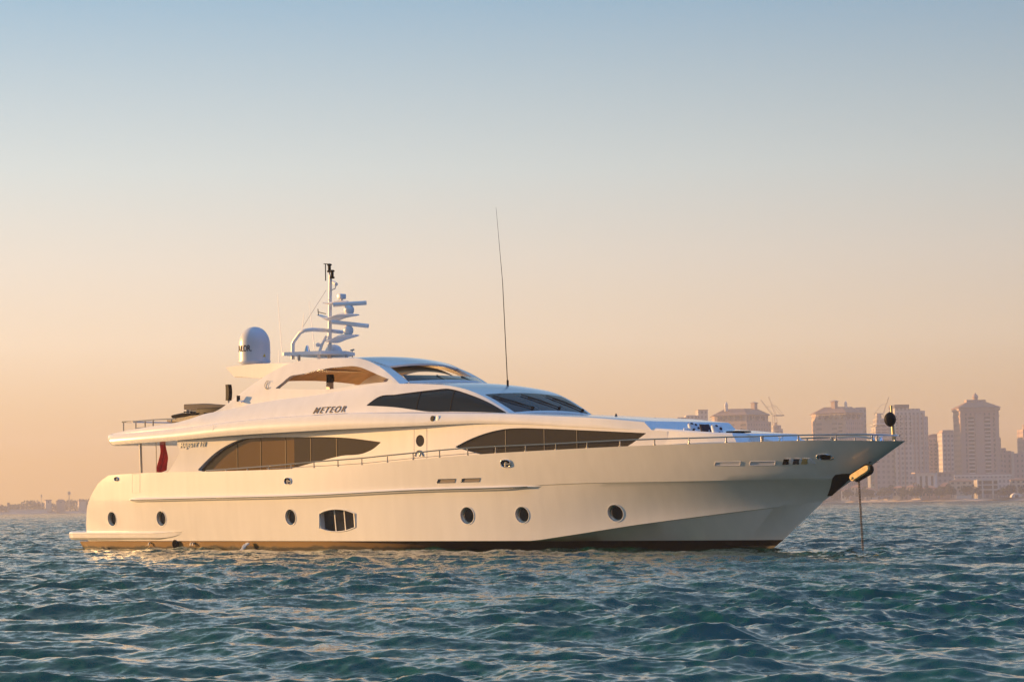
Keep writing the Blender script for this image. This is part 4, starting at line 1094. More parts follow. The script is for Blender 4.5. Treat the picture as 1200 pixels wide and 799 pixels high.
# cushions on the foredeck lounge
def cushion(p, s, tilt, m, label, cat='cushion', name='cushion', spots=None, group=None, rz=0.):
    t = onboard(name, p, label, cat, group, rz)
    bm = bmesh.new(); n = 10; rows = []
    rot = Matrix.Rotation(tilt, 4, 'Y')
    for side in (1, -1):
        rows = []
        for i in range(n + 1):
            row = []
            for j in range(n + 1):
                u, v = -1 + 2*i/n, -1 + 2*j/n; th = s[2] * ((1 - u**4) * (1 - v**4)) ** .5
                row.append(rot @ Vector((side * th, u * s[0] * (1 - .06*(1-v*v)), s[1] + v * s[1] * (1 - .06*(1-u*u)))))
            rows.append(row)
        grid(bm, rows)
    c = obj('cover', bm, m, t, sharp=1.5)
    for (u, v, r) in spots or ():
        b = bmesh.new(); P = []
        for k in range(10):
            uu, v2 = u + r * 1.3 * math.cos(k * .628), v + r * math.sin(k * .628)
            th = s[2] * (max(0, (1 - uu**4) * (1 - v2**4))) ** .5 + .006
            P.append(b.verts.new(rot @ Vector((th, uu * s[0], s[1] + v2 * s[1]))))
        b.faces.new(P); obj('motif', b, NAVY, t)
    return t
Z0 = [(31.975,1.55,3.933),(32.303,1.5,3.924),(32.819,1.5,3.879),(33.206,1.4,3.841)]
cushion((Z0[1][0], 1.5, Z0[1][2] - .12), (.24, .20, .10), R(-18), TOWEL, 'pale blue floral cushion on the foredeck left of the black cushion', spots=[(-.55,.75,.2),(.1,.5,.2),(.5,-.1,.22),(-.5,-.4,.25)])
cushion((Z0[2][0], 1.5, Z0[2][2] - .12), (.24, .20, .09), R(-22), NAVY, 'black square cushion between two pale floral cushions on the foredeck')
cushion((Z0[3][0], 1.4, Z0[3][2] - .12), (.24, .20, .10), R(-15), TOWEL, 'pale blue floral cushion on the foredeck right of the black cushion', spots=[(-.4,.6,.2),(.3,.1,.25),(-.1,-.6,.2)])
for p, lab in zip([(32.147,1.7,3.968),(32.494,1.55,3.903),(32.727,1.5,3.896)], ('white rolled towel leftmost on the foredeck lounge beside the floral cushion', 'small white rolled towel below the left floral cushion on the foredeck', 'small white rolled towel in front of the black foredeck cushion')):
    t = onboard('rolled_towel', (p[0], p[1], p[2] - .13), lab, 'towel', 'rolled towels on the foredeck lounge')
    bm = bmesh.new(); lathe(bm, [(.03, -.14), (.085, -.13), (.09, 0), (.085, .13), (.03, .14)], (0, 0, .10), 16, ax=(.75, .75, 0)); obj('roll', bm, TOWEL, t, sharp=1.2)
# jet ski on the aft deck
def jetski():
    p = [(5.614,2.4,5.262)][0]
    t = onboard('jet_ski', (p[0], 2.3, 4.86), 'small jet ski with black seat and golden hull stowed on the aft upper deck', 'jet ski')
    def body(sec, name, m):
        bm = bmesh.new(); rows = [[Vector((x, y * k, z)) for y, z in zip((-w, -w * .8, 0, w * .8, w, w * .6, 0, -w * .6), (zb + .1, zb + .03, zb, zb + .03, zb + .1, zt, zt, zt))] for x, w, zb, zt, k in sec]
        vs = grid(bm, rows, close_u=True); cap(bm, vs[0]); cap(bm, vs[-1]); obj(name, bm, m, t, sharp=.7)
    body([(-.75, .36, .24, .40, 1), (.0, .40, .16, .42, 1), (.7, .34, .18, .48, 1), (1.1, .14, .36, .50, 1)], 'ski_hull', GOLD)
    body([(-.75, .38, .06, .18, 1), (.0, .42, .04, .17, 1), (.9, .3, .06, .2, 1)], 'cradle', BLACK)
    body([(-.7, .16, .42, .56, 1), (.0, .18, .46, .62, 1), (.45, .17, .50, .60, 1), (.85, .12, .50, .58, 1)], 'seat', BLACK)
    bm = bmesh.new(); tube(bm, [Vector((.35, -.3, .64)), Vector((.42, 0, .66)), Vector((.35, .3, .64))], .03, 6); tube(bm, [Vector((.42, 0, .66)), Vector((.55, 0, .5))], .05, 6); obj('handlebar', bm, BLACK, t)
jetski()
# red flag hanging limp under the overhang
def flag():
    P = [(2.748,1.3,4.179),(2.722,1.3,3.191)]
    p = P[0]; t = onboard('ensign_flag', (p[0], p[1], P[1][2] - .1), 'red flag hanging limp below the aft upper deck overhang', 'flag')
    H = p[2] - P[1][2] + .15; bm = bmesh.new(); rows = []
    for i in range(13):
        s = i / 12; row = []
        for j in range(15):
            u = j / 14; w = .26 + .10 * s; a = u * 3.6 + s * 1.2
            row.append(Vector(((u - .5) * w * .9 + .03 * math.sin(5*s), (u - .5) * w * .6 + .06 * math.sin(a * 3 + s * 2) * (.4 + s), H * (1 - s) + .1 - .08 * math.sin(u * 4) * s + .10 * (u - .3) * s)))
        rows.append(row)
    grid(bm, rows); o = obj('cloth', bm, RED, t, sharp=2.5); md = o.modifiers.new('s', 'SOLIDIFY'); md.thickness = .01
    bm = bmesh.new(); tube(bm, [Vector((-.22, -.16, -.3)), Vector((-.24, -.17, H + .2))], .018, 8); obj('pole', bm, STEEL, t)
flag()
# anchor ball
p = [(39.129,0.12,4.07)][0]
t = onboard('anchor_ball', (p[0], p[1], p[2] - .18), 'black anchor ball hung on the golden staff at the bow', 'signal ball')
bm = bmesh.new(); lathe(bm, [(.01, .0)] + [(.185 * math.sin(math.pi * k / 14), .22 - .22 * math.cos(math.pi * k / 14)) for k in range(1, 14)] + [(.01, .44)], (0, 0, -.04), 20); obj('ball', bm, BLACK, t)
bm = bmesh.new(); 
for a in (0, math.pi / 2): 
    tube(bm, [Vector((.188 * math.sin(q) * math.cos(a), .188 * math.sin(q) * math.sin(a), .18 - .224 * math.cos(q))) for q in np.linspace(0, 2 * math.pi, 24)], .008, 4)
obj('hoop', bm, GREY, t)
# anchor and chain
A0 = [(37.95,0.62,2.223),(38.662,0.56,2.591),(38.173,0.5,2.193)]
t = onboard('anchor', A0[0], 'flat gilded anchor hauled up against the dark plate on the bow', 'anchor')
ax = (V(A0[1]) - V(A0[0])); 
def A(u, w, h):   # along the shank, across, out
    e1 = ax.normalized(); e2 = Vector((-.25, -.97, 0)); e2 = (e2 - e1 * e2.dot(e1)).normalized(); e3 = e1.cross(e2)
    return e1 * u + e3 * w + e2 * h
L_ = ax.length
bm = bmesh.new(); poly = [(.0, -.08), (.08, -.125), (L_ * .85, -.12), (L_ * .98, -.07), (L_, .02), (L_ * .93, .09), (L_ * .8, .11), (.10, .11), (.02, .06)]
prism(bm, poly, -.02, .10, lambda p, h: A(p[0], p[1], h)); bmesh.ops.bevel(bm, geom=list(bm.edges), offset=.025, segments=2, affect='EDGES'); obj('fluke', bm, GOLD, t, sharp=.6)
bm = bmesh.new(); poly = [(-.02, -.16), (L_ * .9, -.17), (L_ * 1.06, -.08), (L_ * 1.04, .09), (L_ * .9, .17), (.1, .14)]
prism(bm, poly, -.14, -.03, lambda p, h: A(p[0], p[1], h)); bmesh.ops.bevel(bm, geom=list(bm.edges), offset=.03, segments=2, affect='EDGES'); obj('crown_plate', bm, BLACK, t, sharp=.6)
bm = bmesh.new(); tube(bm, [A(L_ * .1, 0, .09), A(L_ * .1, 0, .13)], .04, 10); obj('shank', bm, GOLD, t, sharp=.6)
b0 = [(38.195,0.55,2.219)][0]; b1 = [(38.313,0.55,-0.163)][0]
t = onboard('anchor_chain', b1, 'dark steel anchor chain running down from the bow into the water', 'chain')
n = int((V(b0) - V(b1)).length / .085)
bm = bmesh.new(); a, b = V(b0) - V(b1), Vector((0, 0, -.4))
nl = int((a - b).length / .075)
for i in range(nl):
    c0 = b + (a - b) * (i / nl); dr = (a - b).normalized(); sd_ = (Vector((1, 0, 0)) if i % 2 else Vector((0, 1, 0)))
    loop = [c0 + dr * (.037 + .053 * math.sin(q)) + sd_ * (.030 * math.cos(q)) for q in np.linspace(0, 2 * math.pi, 11)]
    tube(bm, loop, .012, 5, capped=False)
obj('links', bm, mat('rusty_chain', (.09, .07, .055), .6, metal=.3), t)
# bilge water falling from the hull side
p = [(11.217,3.44,0.29)][0]
t = onboard('water_spout', (p[0], water_b(p[0]) + .05, 0), 'white bilge water spouting from the hull just above the waterline', 'water'); t['kind'] = 'stuff'
bm = bmesh.new(); random.seed(4)
for k in range(26):
    q = random.random(); d0 = random.uniform(-.1, .1)
    tube(bm, [Vector((.12 - q * .3 + d0, -.05 - .12 * q, .30 - .3 * q * q)), Vector((.08 - q * .34 + d0, -.1 - .12 * q, .22 - .3 * q * q))], .02 + .02 * random.random(), 5)
obj('spray', bm, mat('white_water', (.85, .85, .85), .3), t)

# ------------------------------------------------------------------ far shore
def build_shore():
    A = [(-475.71,2050,2.176),(-370.948,2150,0.355),(-243.847,2300,-1.943),(187.139,1800,-6.635),(202.435,1620,-6.303),(252.257,1480,-6.593),(317.285,1380,-7.225)]
    pts = [(-1500, 1900)] + [(p[0], p[1]) for p in A] + [(900, 1300), (1500, 1250)]
    bm = bmesh.new(); rows = []
    P = resample([(x, y, 0) for x, y in pts], 160); random.seed(3)
    for x, y, _ in P:
        j = random.uniform(-1.5, 1.5)
        rows.append([Vector((x, y - 8 + j, -1.0)), Vector((x, y - 2 + j, .35)), Vector((x, y + 6, .95)), Vector((x, y + 9, 1.0)), Vector((x, y + 9.2, 1.9)), Vector((x, y + 10, 1.92)), Vector((x, 2590 if y < 2300 else 2595, 2.0))])
    grid(bm, rows)
    o = obj('shore', bm, mat('sand_and_promenade', (.40, .33, .26), .9, noise=(.05, .3)), None, sharp=.4); tag(o, kind='structure')
build_shore()
def facade(name, wall, win, sx, sz, fx=.5, fz=.5, rough=.8):
    m = bpy.data.materials.new(name); m.use_nodes = True
    n = m.node_tree.nodes; l = m.node_tree.links; p = n['Principled BSDF']; p.inputs['Roughness'].default_value = rough
    tc = n.new('ShaderNodeTexCoord'); s = n.new('ShaderNodeSeparateXYZ'); l.new(tc.outputs['Object'], s.inputs[0])
    def mth(op, a, b=None):
        q = n.new('ShaderNodeMath'); q.operation = op
        for i, v in enumerate((a, b)):
            if v is None: continue
            if isinstance(v, (int, float)): q.inputs[i].default_value = v
            else: l.new(v, q.inputs[i])
        return q.outputs[0]
    h = mth('ADD', s.outputs['X'], s.outputs['Y'])
    a = mth('LESS_THAN', mth('FRACT', mth('DIVIDE', h, sx)), fx); b = mth('LESS_THAN', mth('FRACT', mth('DIVIDE', s.outputs['Z'], sz)), fz)
    k = mth('MULTIPLY', a, b)
    t = n.new('ShaderNodeTexNoise'); t.inputs['Scale'].default_value = .08; l.new(tc.outputs['Object'], t.inputs['Vector'])
    k2 = mth('MULTIPLY', k, mth('ADD', mth('MULTIPLY', t.outputs['Fac'], .6), .5))
    mx = n.new('ShaderNodeMix'); mx.data_type = 'RGBA'; l.new(k2, mx.inputs[0]); mx.inputs[6].default_value = (*wall, 1); mx.inputs[7].default_value = (*win, 1)
    l.new(mx.outputs[2], p.inputs['Base Color'])
    return m
F_BEIGE = facade('beige_facade', (.46, .34, .27), (.06, .055, .055), 3.4, 3.4, .42, .5)
F_PINK = facade('pink_facade', (.40, .29, .25), (.08, .07, .07), 3.0, 3.3, .35, .45)
F_PALE = facade('pale_facade', (.50, .45, .42), (.12, .12, .13), 2.6, 3.2, .5, .5)
F_GREY = facade('grey_facade', (.36, .33, .32), (.13, .13, .14), 3.2, 3.4, .5, .5)
F_RAW = facade('raw_concrete', (.40, .36, .33), (.14, .12, .11), 4.5, 3.6, .72, .62)
PLAIN = mat('cream_render', (.52, .44, .35), .85, noise=(.3, .08)); PALEW = mat('white_render', (.66, .60, .54), .8)
ROOFM = mat('brown_tiles', (.24, .15, .11), .85, noise=(.4, .15)); TERRA = mat('terracotta_tiles', (.42, .20, .12), .85, noise=(.5, .15))
RECESS = mat('shaded_opening', (.05, .045, .045), .5); STONE = mat('pink_stone', (.40, .29, .24), .85); CRANE = mat('crane_paint', (.40, .33, .24), .6)
LEAF = mat('leaves', (.04, .052, .03), .8, noise=(.6, .35)); BARK = mat('bark', (.12, .09, .06), .9)
class Far:
    """a far building: local x from its centre, z from its base, in metres taken from its apparent size"""
    def __init__(s, name, label, cat, base, uc, D, group=None, rz=0.):
        s.k = D / 2850; s.uc = uc; s.v0 = 585.5
        s.o = tag(empty(name, (base[0] + (2.6 * s.k if base[0] > 0 else 0), base[1], 1.6), rz), label, cat, group)
    def x(s, u): return (u - s.uc) * s.k
    def z(s, v): return (s.v0 - v) * s.k
    def box(s, part, u0, u1, v0, v1, y0, y1, m, parent=None):
        bm = bmesh.new(); a, b, c, d = s.x(u0), s.x(u1), s.z(v0), s.z(v1)
        box(bm, ((a + b) / 2, (y0 + y1) / 2, (c + d) / 2), (abs(b - a), abs(y1 - y0), abs(d - c))); return obj(part, bm, m, parent or s.o, smooth=False)
    def plan(s, part, poly, v0, v1, m, parent=None):
        bm = bmesh.new(); prism(bm, poly, s.z(v0), s.z(v1), lambda p, h: Vector((p[0], p[1], h))); return obj(part, bm, m, parent or s.o, smooth=False)
    def hip(s, part, poly, v0, v1, over, shrink, m, parent=None):
        cx = sum(p[0] for p in poly) / len(poly); cy = sum(p[1] for p in poly) / len(poly); bm = bmesh.new(); rows = []
        for f, z in ((over, s.z(v0) - .3), (over, s.z(v0)), (shrink, s.z(v1))):
            rows.append([Vector((cx + (p[0] - cx) * f, cy + (p[1] - cy) * (f if f > 1 else f * .6), z)) for p in poly])
        vs = grid(bm, rows, close_u=True); cap(bm, vs[0]); cap(bm, vs[-1]); return obj(part, bm, m, parent or s.o, smooth=False)
    def cupola(s, part, u, vb, vt, y, wpx, m, round_=True, parent=None):
        r = wpx / 2 * s.k; h = s.z(vt) - s.z(vb); bm = bmesh.new()
        prof = [(r, 0), (r, h * .5), (r * 1.25, h * .52), (r * 1.2, h * .58), (r * .85, h * .78), (r * .3, h * .9), (r * .1, h)] if round_ else [(r, 0), (r, h * .82), (r * 1.3, h * .84), (r * 1.3, h * .9), (r * .2, h)]
        lathe(bm, prof, (s.x(u), y, s.z(vb)), 12 if round_ else 4); return obj(part, bm, m, parent or s.o, sharp=.4)
# tall tower on the right with a pitched roof and a cupola
def tall_tower():
    b = Far('residential_tower', 'tall beige tower with pitched roof and small cupola, right of the bow', 'tower', [(297.498,1560,0.68)][0], 1147.5, 1560)
    b.box('wall', 1125, 1170.5, 586, 479, 0, 24, F_PINK); b.box('central_bay', 1142.5, 1152, 586, 487, -.9, -.02, STONE)
    b.box('corner_bay', 1125.5, 1129, 586, 484, -.6, -.02, STONE); b.box('corner_bay', 1166, 1170, 586, 484, -.6, -.02, STONE)
    b.box('side_wing', 1170.6, 1173.5, 586, 515, 4, 22, F_PINK); b.box('side_wing', 1173.6, 1176.5, 586, 541, 4, 22, F_PINK)
    b.box('cornice', 1123.5, 1172, 483.2, 480.6, -1.2, 25, STONE); b.box('cornice', 1124.3, 1171.2, 490.4, 489, -.7, 24.6, STONE)
    poly = [(b.x(1124), -1), (b.x(1171.5), -1), (b.x(1171.5), 25), (b.x(1124), 25)]
    b.hip('roof', poly, 479.5, 472.5, 1.04, .46, ROOFM)
    b.box('roof_drum', 1136, 1146, 475, 470, 8, 16, STONE); b.box('roof_drum', 1148.5, 1158.5, 475, 470.2, 8, 16, STONE)
    b.cupola('cupola', 1147.3, 474, 461.5, 11, 6, STONE)
    first = None
    for u0, u1 in ((1134.5, 1141), (1153.5, 1160)):
        for i in range(15):
            v = 490.5 + i * 4.45
            r = b.box('balcony', u0, u1, v + 3, v + .4, -.25, -.02, RECESS); b.box('balustrade', u0 - .3, u1 + .3, v + 4.1, v + 3.05, -.8, -.3, PALEW, r)
    for u in (1131, 1163.5): 
        for i in range(15): b.box('window', u, u + 1.3, 493 + i * 4.45, 491 + i * 4.45, -.06, -.02, RECESS)
    b.box('podium', 1112, 1178, 586, 559.5, -14, 6, F_PALE); b.box('terrace', 1111.5, 1178.5, 560.5, 558.6, -14.6, -13.9, PALEW)
tall_tower()
def hotel(label, uc, D, base, uL, uC, uR, v_eave, v_ridge, turret, cup, wing, extra=None):
    b = Far('hotel_block', label, 'building', base, uc, D, 'hotel towers behind the bow')
    pl = [(b.x(uL), 13), (b.x(uC), 0), (b.x(uR), 11), (b.x(uR), 36), (b.x(uL), 36)]
    b.plan('wall', pl, 586, v_eave, F_BEIGE)
    cx = sum(p[0] for p in pl) / 5; cy = sum(p[1] for p in pl) / 5
    sc = lambda f: [(cx + (p[0] - cx) * f, cy + (p[1] - cy) * f) for p in pl]
    b.plan('string_course', sc(1.03), 493, 491.8, STONE); b.plan('string_course', sc(1.035), v_eave + 1.0, v_eave + .1, PALEW)
    b.hip('roof', pl, v_eave - .1, v_ridge, 1.08, .60, ROOFM)
    b.plan('lower_wing', [(p[0] * wing[0], p[1] - 1.2) for p in pl[:3]] + [(pl[2][0] * wing[0], 30), (pl[0][0] * wing[0], 30)], 586, wing[1], F_PINK)
    b.cupola('turret', turret[0], v_ridge + 4, turret[1], 14, turret[2], STONE, round_=False); b.cupola('cupola', cup[0], v_ridge + 3, cup[1], 12, cup[2], PALEW)
    # tall arched bay and rows of balconies
    def onface(u, v, w, h, part, m, off=-.15):
        u0, u1 = u - w / 2, u + w / 2
        def y(uu):
            x = b.x(uu); 
            if uu <= uC: t = (x - pl[0][0]) / (pl[1][0] - pl[0][0]); return pl[0][1] + (pl[1][1] - pl[0][1]) * t
            t = (x - pl[1][0]) / (pl[2][0] - pl[1][0]); return pl[1][1] + (pl[2][1] - pl[1][1]) * t
        bm = bmesh.new(); prism(bm, [(u0, v - h / 2), (u1, v - h / 2), (u1, v + h / 2), (u0, v + h / 2)], -.5, off + .3, lambda p, hh: Vector((b.x(p[0]), y(p[0]) + (off - 1.15 if hh < 0 else .1), b.z(p[1])))); return obj(part, bm, m, b.o, smooth=False)
    bays = [uL + (uC - uL) * t for t in (.35, .8)] + [uC + (uR - uC) * t for t in (.3, .75)]
    for u in bays:
        for i in range(8):
            onface(u, 496.5 + i * 4.2, 4.2, 2.0, 'balcony', RECESS)
    for t in (.12, .3, .48, .66, .84):
        onface(uL + (uC - uL) * t, 488, 2.2, 5, 'window', RECESS)
    for t in (.2, .5, .8):
        onface(uC + (uR - uC) * t, 488, 2.4, 5, 'window', RECESS)
    if extra: b.box('rear_block', *extra, 14, 34, F_GREY)
hotel('broad beige hotel block with hipped roof, nearest to the foredeck cushions', 870, 1600, [(149.724,1600,2.903)][0], 838.5, 874, 901.5, 484, 476.2, (886, 468.4, 7.5), (852.5, 467.5, 4), (1.1, 492.5))
hotel('beige and pink hotel block with tall roof turret, left of the anchor ball', 984, 1600, [(213.569,1600,1.98)][0], 958.5, 991, 1012, 483.2, 475.8, (981, 467.8, 8), (994, 468.5, 3.2), (1.05, 492.5), (1007, 1018.3, 586, 476.6))
def pale_slab():
    b = Far('apartment_block', 'pale stepped apartment slab leftmost behind the foredeck cushions', 'building', [(122.514,1680,3.47)][0], 811, 1680)
    b.box('wall', 793.5, 803, 586, 487.2, 0, 22, F_PALE); b.box('wall', 803.1, 817, 586, 484, -1.5, 22, F_PALE); b.box('wall', 817.1, 828.4, 586, 478.8, -3, 22, F_PALE)
    b.box('parapet', 793.2, 803, 487.1, 486.3, -.4, 22.4, STONE); b.box('parapet', 817, 828.8, 478.7, 477.8, -3.4, 22.4, STONE)
pale_slab()
def pale_tower():
    b = Far('apartment_tower', 'broad pale apartment tower with dark parapet directly behind the bow tip', 'tower', [(252.927,1580,1.368)][0], 1060, 1580)
    b.box('wall', 1048.5, 1083.8, 586, 482.5, 0, 26, F_PALE); b.box('upper_wall', 1048.6, 1065, 482.4, 476, .2, 24, F_PALE); b.box('upper_wall', 1065.1, 1078.5, 482.4, 480, .2, 24, F_PALE)
    b.box('parapet', 1048.3, 1065.3, 479, 475, -.5, 24.4, RECESS); b.box('right_wing', 1084, 1088, 586, 489, 3, 24, F_PALE); b.box('lower_wing', 1025.2, 1048.2, 586, 519, 5, 26, F_GREY)
    for u in (1052, 1058.5, 1070, 1075, 1080.5):
        b.box('pilaster', u, u + 1.2, 586, 485 + (u % 3), -.9, -.02, STONE)
    for i in range(9):
        for u in (1049.8, 1054.3, 1061, 1066): b.box('window', u, u + 1.5, 490 + i * 3.6, 487.6 + i * 3.6, -.10, -.02, RECESS)
    b.box('sunlit_side_strip', 1024, 1027.2, 575, 533, 3, 4.6, mat('painted_sunlit_side', (.45, .27, .19), .9))  # warm strip painted for the block's sunlit left side
pale_tower()
def unfinished():
    b = Far('unfinished_tower', 'concrete tower under construction with open floors, just left of the anchor ball', 'tower', [(260.288,1720,1.565)][0], 1035, 1720)
    b.box('core', 1026, 1047, 586, 500, 1, 22, F_RAW); b.box('upper_frame', 1027.5, 1042, 499.8, 491, 2, 20, F_RAW); b.box('lift_core', 1029, 1034, 490.9, 484.5, 6, 14, F_RAW)
    for i in range(6): b.box('floor_slab', 1025.2, 1047.8, 498 + i * 4, 497.3 + i * 4, -.6, 22.6, PALEW)
    c = Far('unfinished_block', 'low concrete building frame with cranes beside the broad hotel block', 'building', [(187.444,1720,2.618)][0], 914, 1720)
    c.box('core', 905.5, 914.5, 586, 497, 0, 16, F_RAW); c.box('core', 914.6, 916.8, 586, 501.5, 1, 15, F_RAW); c.box('upper_frame', 907, 911, 496.9, 494, 3, 10, F_RAW)
unfinished()
def crane(label, base, uc, D, v_cab, jib, vb=586):
    b = Far('tower_crane', label, 'crane', base, uc, D, 'tower cranes over the far building sites')
    bm = bmesh.new(); zt = b.z(v_cab); w = .8
    for a, c in ((-w, -w), (w, -w), (w, w), (-w, w)): tube(bm, [Vector((a, c, 0)), Vector((a, c, zt))], .11, 4)
    n = int(zt / 3)
    for i in range(n): tube(bm, [Vector((-w if i % 2 else w, -w, zt * i / n)), Vector((w if i % 2 else -w, -w, zt * (i + 1) / n))], .1, 4)
    obj('crane_mast', bm, CRANE, b.o)
    bm = bmesh.new(); a = Vector((0, 0, zt)); t = Vector((b.x(jib[0]), 0, b.z(jib[1])))
    for o_ in (Vector((0, -.6, 0)), Vector((0, .6, 0)), Vector((.9, 0, .5))): tube(bm, [a + o_, t + o_ * .4], .10, 4)
    for i in range(12):
        p0 = a + (t - a) * (i / 12); p1 = a + (t - a) * ((i + 1) / 12); tube(bm, [p0 + Vector((0, -.6, 0)), p1 + Vector((.7, 0, .4))], .09, 4)
    obj('jib', bm, CRANE, b.o)
    bm = bmesh.new(); d = (t - a); s = -1 if d.x > 0 else 1
    box(bm, a + Vector((s * 3, 0, .8)), (6, 1.4, .8)); tube(bm, [a + Vector((s * 5.5, 0, 1.2)), a + Vector((s * .5, 0, 7.5)), a + d * .6], .12, 4); obj('counterweight', bm, CRANE, b.o)
crane('luffing tower crane with a steep jib beside the broad hotel block', [(184.133,1720,2.666)][0], 908.5, 1720, 487, (900.3, 464))
crane('shorter tower crane with jib leaning left, behind the roof turret of the broad hotel block', [(186.875,1760,2.713)][0], 904.5, 1760, 487.2, (889.5, 467.5))
crane('tower crane with jib leaning right above the unfinished concrete tower', [(262.706,1740,1.573)][0], 1034, 1740, 487, (1041.5, 466))
crane('small tower crane with short jib leaning left on the unfinished concrete tower', [(260.575,1740,1.604)][0], 1030.5, 1740, 495, (1026, 484))
def mid_blocks():
    b = Far('rounded_block', 'low pale block with a rounded gable between the two tall towers', 'building', [(290.69,1680,1.038)][0], 1097, 1680)
    b.box('wall', 1087, 1104.5, 586, 514, 2, 22, F_PINK); bm = bmesh.new()
    prism(bm, [(b.x(1096 + 8.6 * math.cos(t)), b.z(514 - 4.2 * math.sin(t))) for t in np.linspace(math.pi, 0, 14)], 2.2, 20, lambda p, h: Vector((p[0], h, p[1] - .02))); obj('gable', bm, ROOFM, b.o, smooth=False)
    for i in range(12):
        for u in (1090, 1095, 1100): b.box('window', u, u + 2, 519.5 + i * 4, 517.3 + i * 4, 1.8, 1.98, RECESS)
    c = Far('flat_roofed_block', 'pale flat-roofed block against the left side of the tall beige tower', 'building', [(297.106,1660,0.902)][0], 1114, 1660)
    c.box('wall', 1103.5, 1126, 586, 508, 0, 20, F_PALE); c.box('penthouse', 1104.5, 1117, 507.9, 505.6, 1, 15, STONE); c.box('cornice', 1103, 1126.4, 509.2, 508.1, -.6, 20.4, STONE)
    for u in (1107.5, 1112, 1117, 1121.5): c.box('pilaster', u, u + .9, 586, 509.5, -.7, -.02, STONE)
    d = Far('stepped_block', 'brown stepped apartment block low down at the right edge', 'building', [(326.684,1600,0.345)][0], 1187, 1600)
    d.box('wall', 1174, 1185, 586, 531, 0, 18, F_PINK); d.box('wall', 1185.2, 1202, 586, 534, -2, 18, F_PINK); d.box('roof_room', 1176, 1180, 530.9, 527.5, 3, 10, STONE); d.box('lit_pier', 1184, 1187, 586, 532, -3, -2.1, PLAIN)
    e = Far('edge_tower', 'tall dark tower cut off by the right edge of the picture', 'tower', [(346.329,1640,0.147)][0], 1206, 1640)
    e.box('wall', 1198.6, 1214, 586, 506, 0, 20, F_PINK); e.cupola('crown', 1206, 506.2, 498, 8, 10, STONE)
    f = Far('office_block', 'plain pale low block with three bays in front of the rounded block', 'building', [(252.195,1500,1.205)][0], 1083, 1500, rz=R(-14))
    f.box('wall', 1072.5, 1094, 587, 557, 0, 14, PALEW); f.box('roof_slab', 1071.8, 1094.6, 557, 555.8, -.5, 14.5, PALEW)
    for u in (1076, 1082.5, 1089): f.box('bay_recess', u, u + 2.6, 573, 559, -.15, -.02, RECESS)
    g = Far('terrace_building', 'long low grey terrace building below the flat-roofed and rounded blocks', 'building', [(263.537,1520,1.084)][0], 1098, 1520)
    g.box('wall', 1080, 1116, 586, 556, 0, 12, F_GREY); g.box('roof_slab', 1070, 1118, 556, 554.6, -1.2, 13, STONE)
mid_blocks()
def white_frame():
    b = Far('framed_building', 'white three-storey building with open framed front below the tall beige tower', 'building', [(275.023,1420,0.701)][0], 1156, 1420)
    b.box('wall', 1143.5, 1168.6, 586, 564.3, 1.2, 12, F_GREY)
    for u in (1143, 1148.6, 1160.8, 1167.2): b.box('column', u, u + 1.5, 586, 563.6, 0, 1.1, PALEW)
    for v in (563.8, 569.6, 575.2): b.box('beam', 1144.6, 1167.1, v + 1.3, v, .05, 1.05, PALEW)
    for u0, u1 in ((1144.6, 1148.5), (1150.2, 1160.7), (1162.4, 1167.1)):
        for v in (565.4, 571, 577): b.box('window', u0 + .3, u1 - .3, v + 3.8, v + .4, .9, 1.18, RECESS)
white_frame()
def villa(label, base, uc, D, u0, u1, v_top, v_eave, v_base, rz, wallm, roofm, depth=9, hip=.35, nw=3):
    b = Far('villa', label, 'villa', base, uc, D, 'villas along the far waterfront', R(-rz)); b.v0 = 585.5
    w = .5 if False else 1
    b.box('wall', u0, u1, 586.5, v_eave, 0, depth, wallm)
    poly = [(b.x(u0), 0), (b.x(u1), 0), (b.x(u1), depth), (b.x(u0), depth)]; b.hip('roof', poly, v_eave, v_top, 1.08, hip, roofm)
    for i in range(nw):
        u = u0 + (u1 - u0) * (i + .5) / nw; d = (u1 - u0) / nw * .22
        b.box('window', u - d, u + d, v_eave + 3.4, v_eave + 1.2, -.08, -.02, RECESS)
        if v_base - v_eave > 8: b.box('window', u - d, u + d, v_eave + 9, v_eave + 6, -.08, -.02, RECESS)
    return b
VL = [
 ('small villa with a cream wall closest to the hanging anchor chain on its left', 1000, 995, 1004, 568, 570.5, 28, PLAIN, TERRA),
 ('villa with a bright terracotta roof just right of the anchor chain', 1014, 1009, 1019, 571.5, 573.5, 24, PLAIN, TERRA),
 ('tall cream villa with terracotta roof at the left foot of the broad pale tower', 1024, 1018, 1030, 563.5, 566.2, 30, PLAIN, TERRA),
 ('wide cream villa at the foot of the broad pale tower, right of the anchor chain', 1049, 1043.5, 1054.5, 570, 572, 26, PLAIN, TERRA),
 ('low villa with pink walls below the middle of the broad pale tower', 1057, 1052, 1062, 575, 576.6, 22, STONE, TERRA),
 ('small upper villa with orange roof left of the plain pale low block', 1064, 1060, 1068, 569, 571, 30, PLAIN, TERRA),
 ('narrow villa touching the left corner of the plain pale low block', 1070, 1067, 1073, 565, 567, 30, PLAIN, TERRA),
 ('long low villa with an orange tiled roof below the plain pale low block', 1087, 1078, 1096, 570.5, 573, 12, STONE, TERRA),
 ('large two-storey villa with lit orange upper floor left of the framed white building', 1124, 1111, 1138, 562.5, 565.5, 10, PLAIN, TERRA),
 ('villa with a steep hip roof left of the large two-storey villa', 1105, 1099, 1111, 566.5, 571, 18, STONE, TERRA),
 ('long villa with orange roof line at the right edge above the arched pavilion', 1194, 1183, 1206, 562.5, 565, 8, PLAIN, TERRA),
 ('white villa half hidden below the black plate of the bow', 988, 983, 993, 572.5, 574.5, 26, PALEW, TERRA),
]
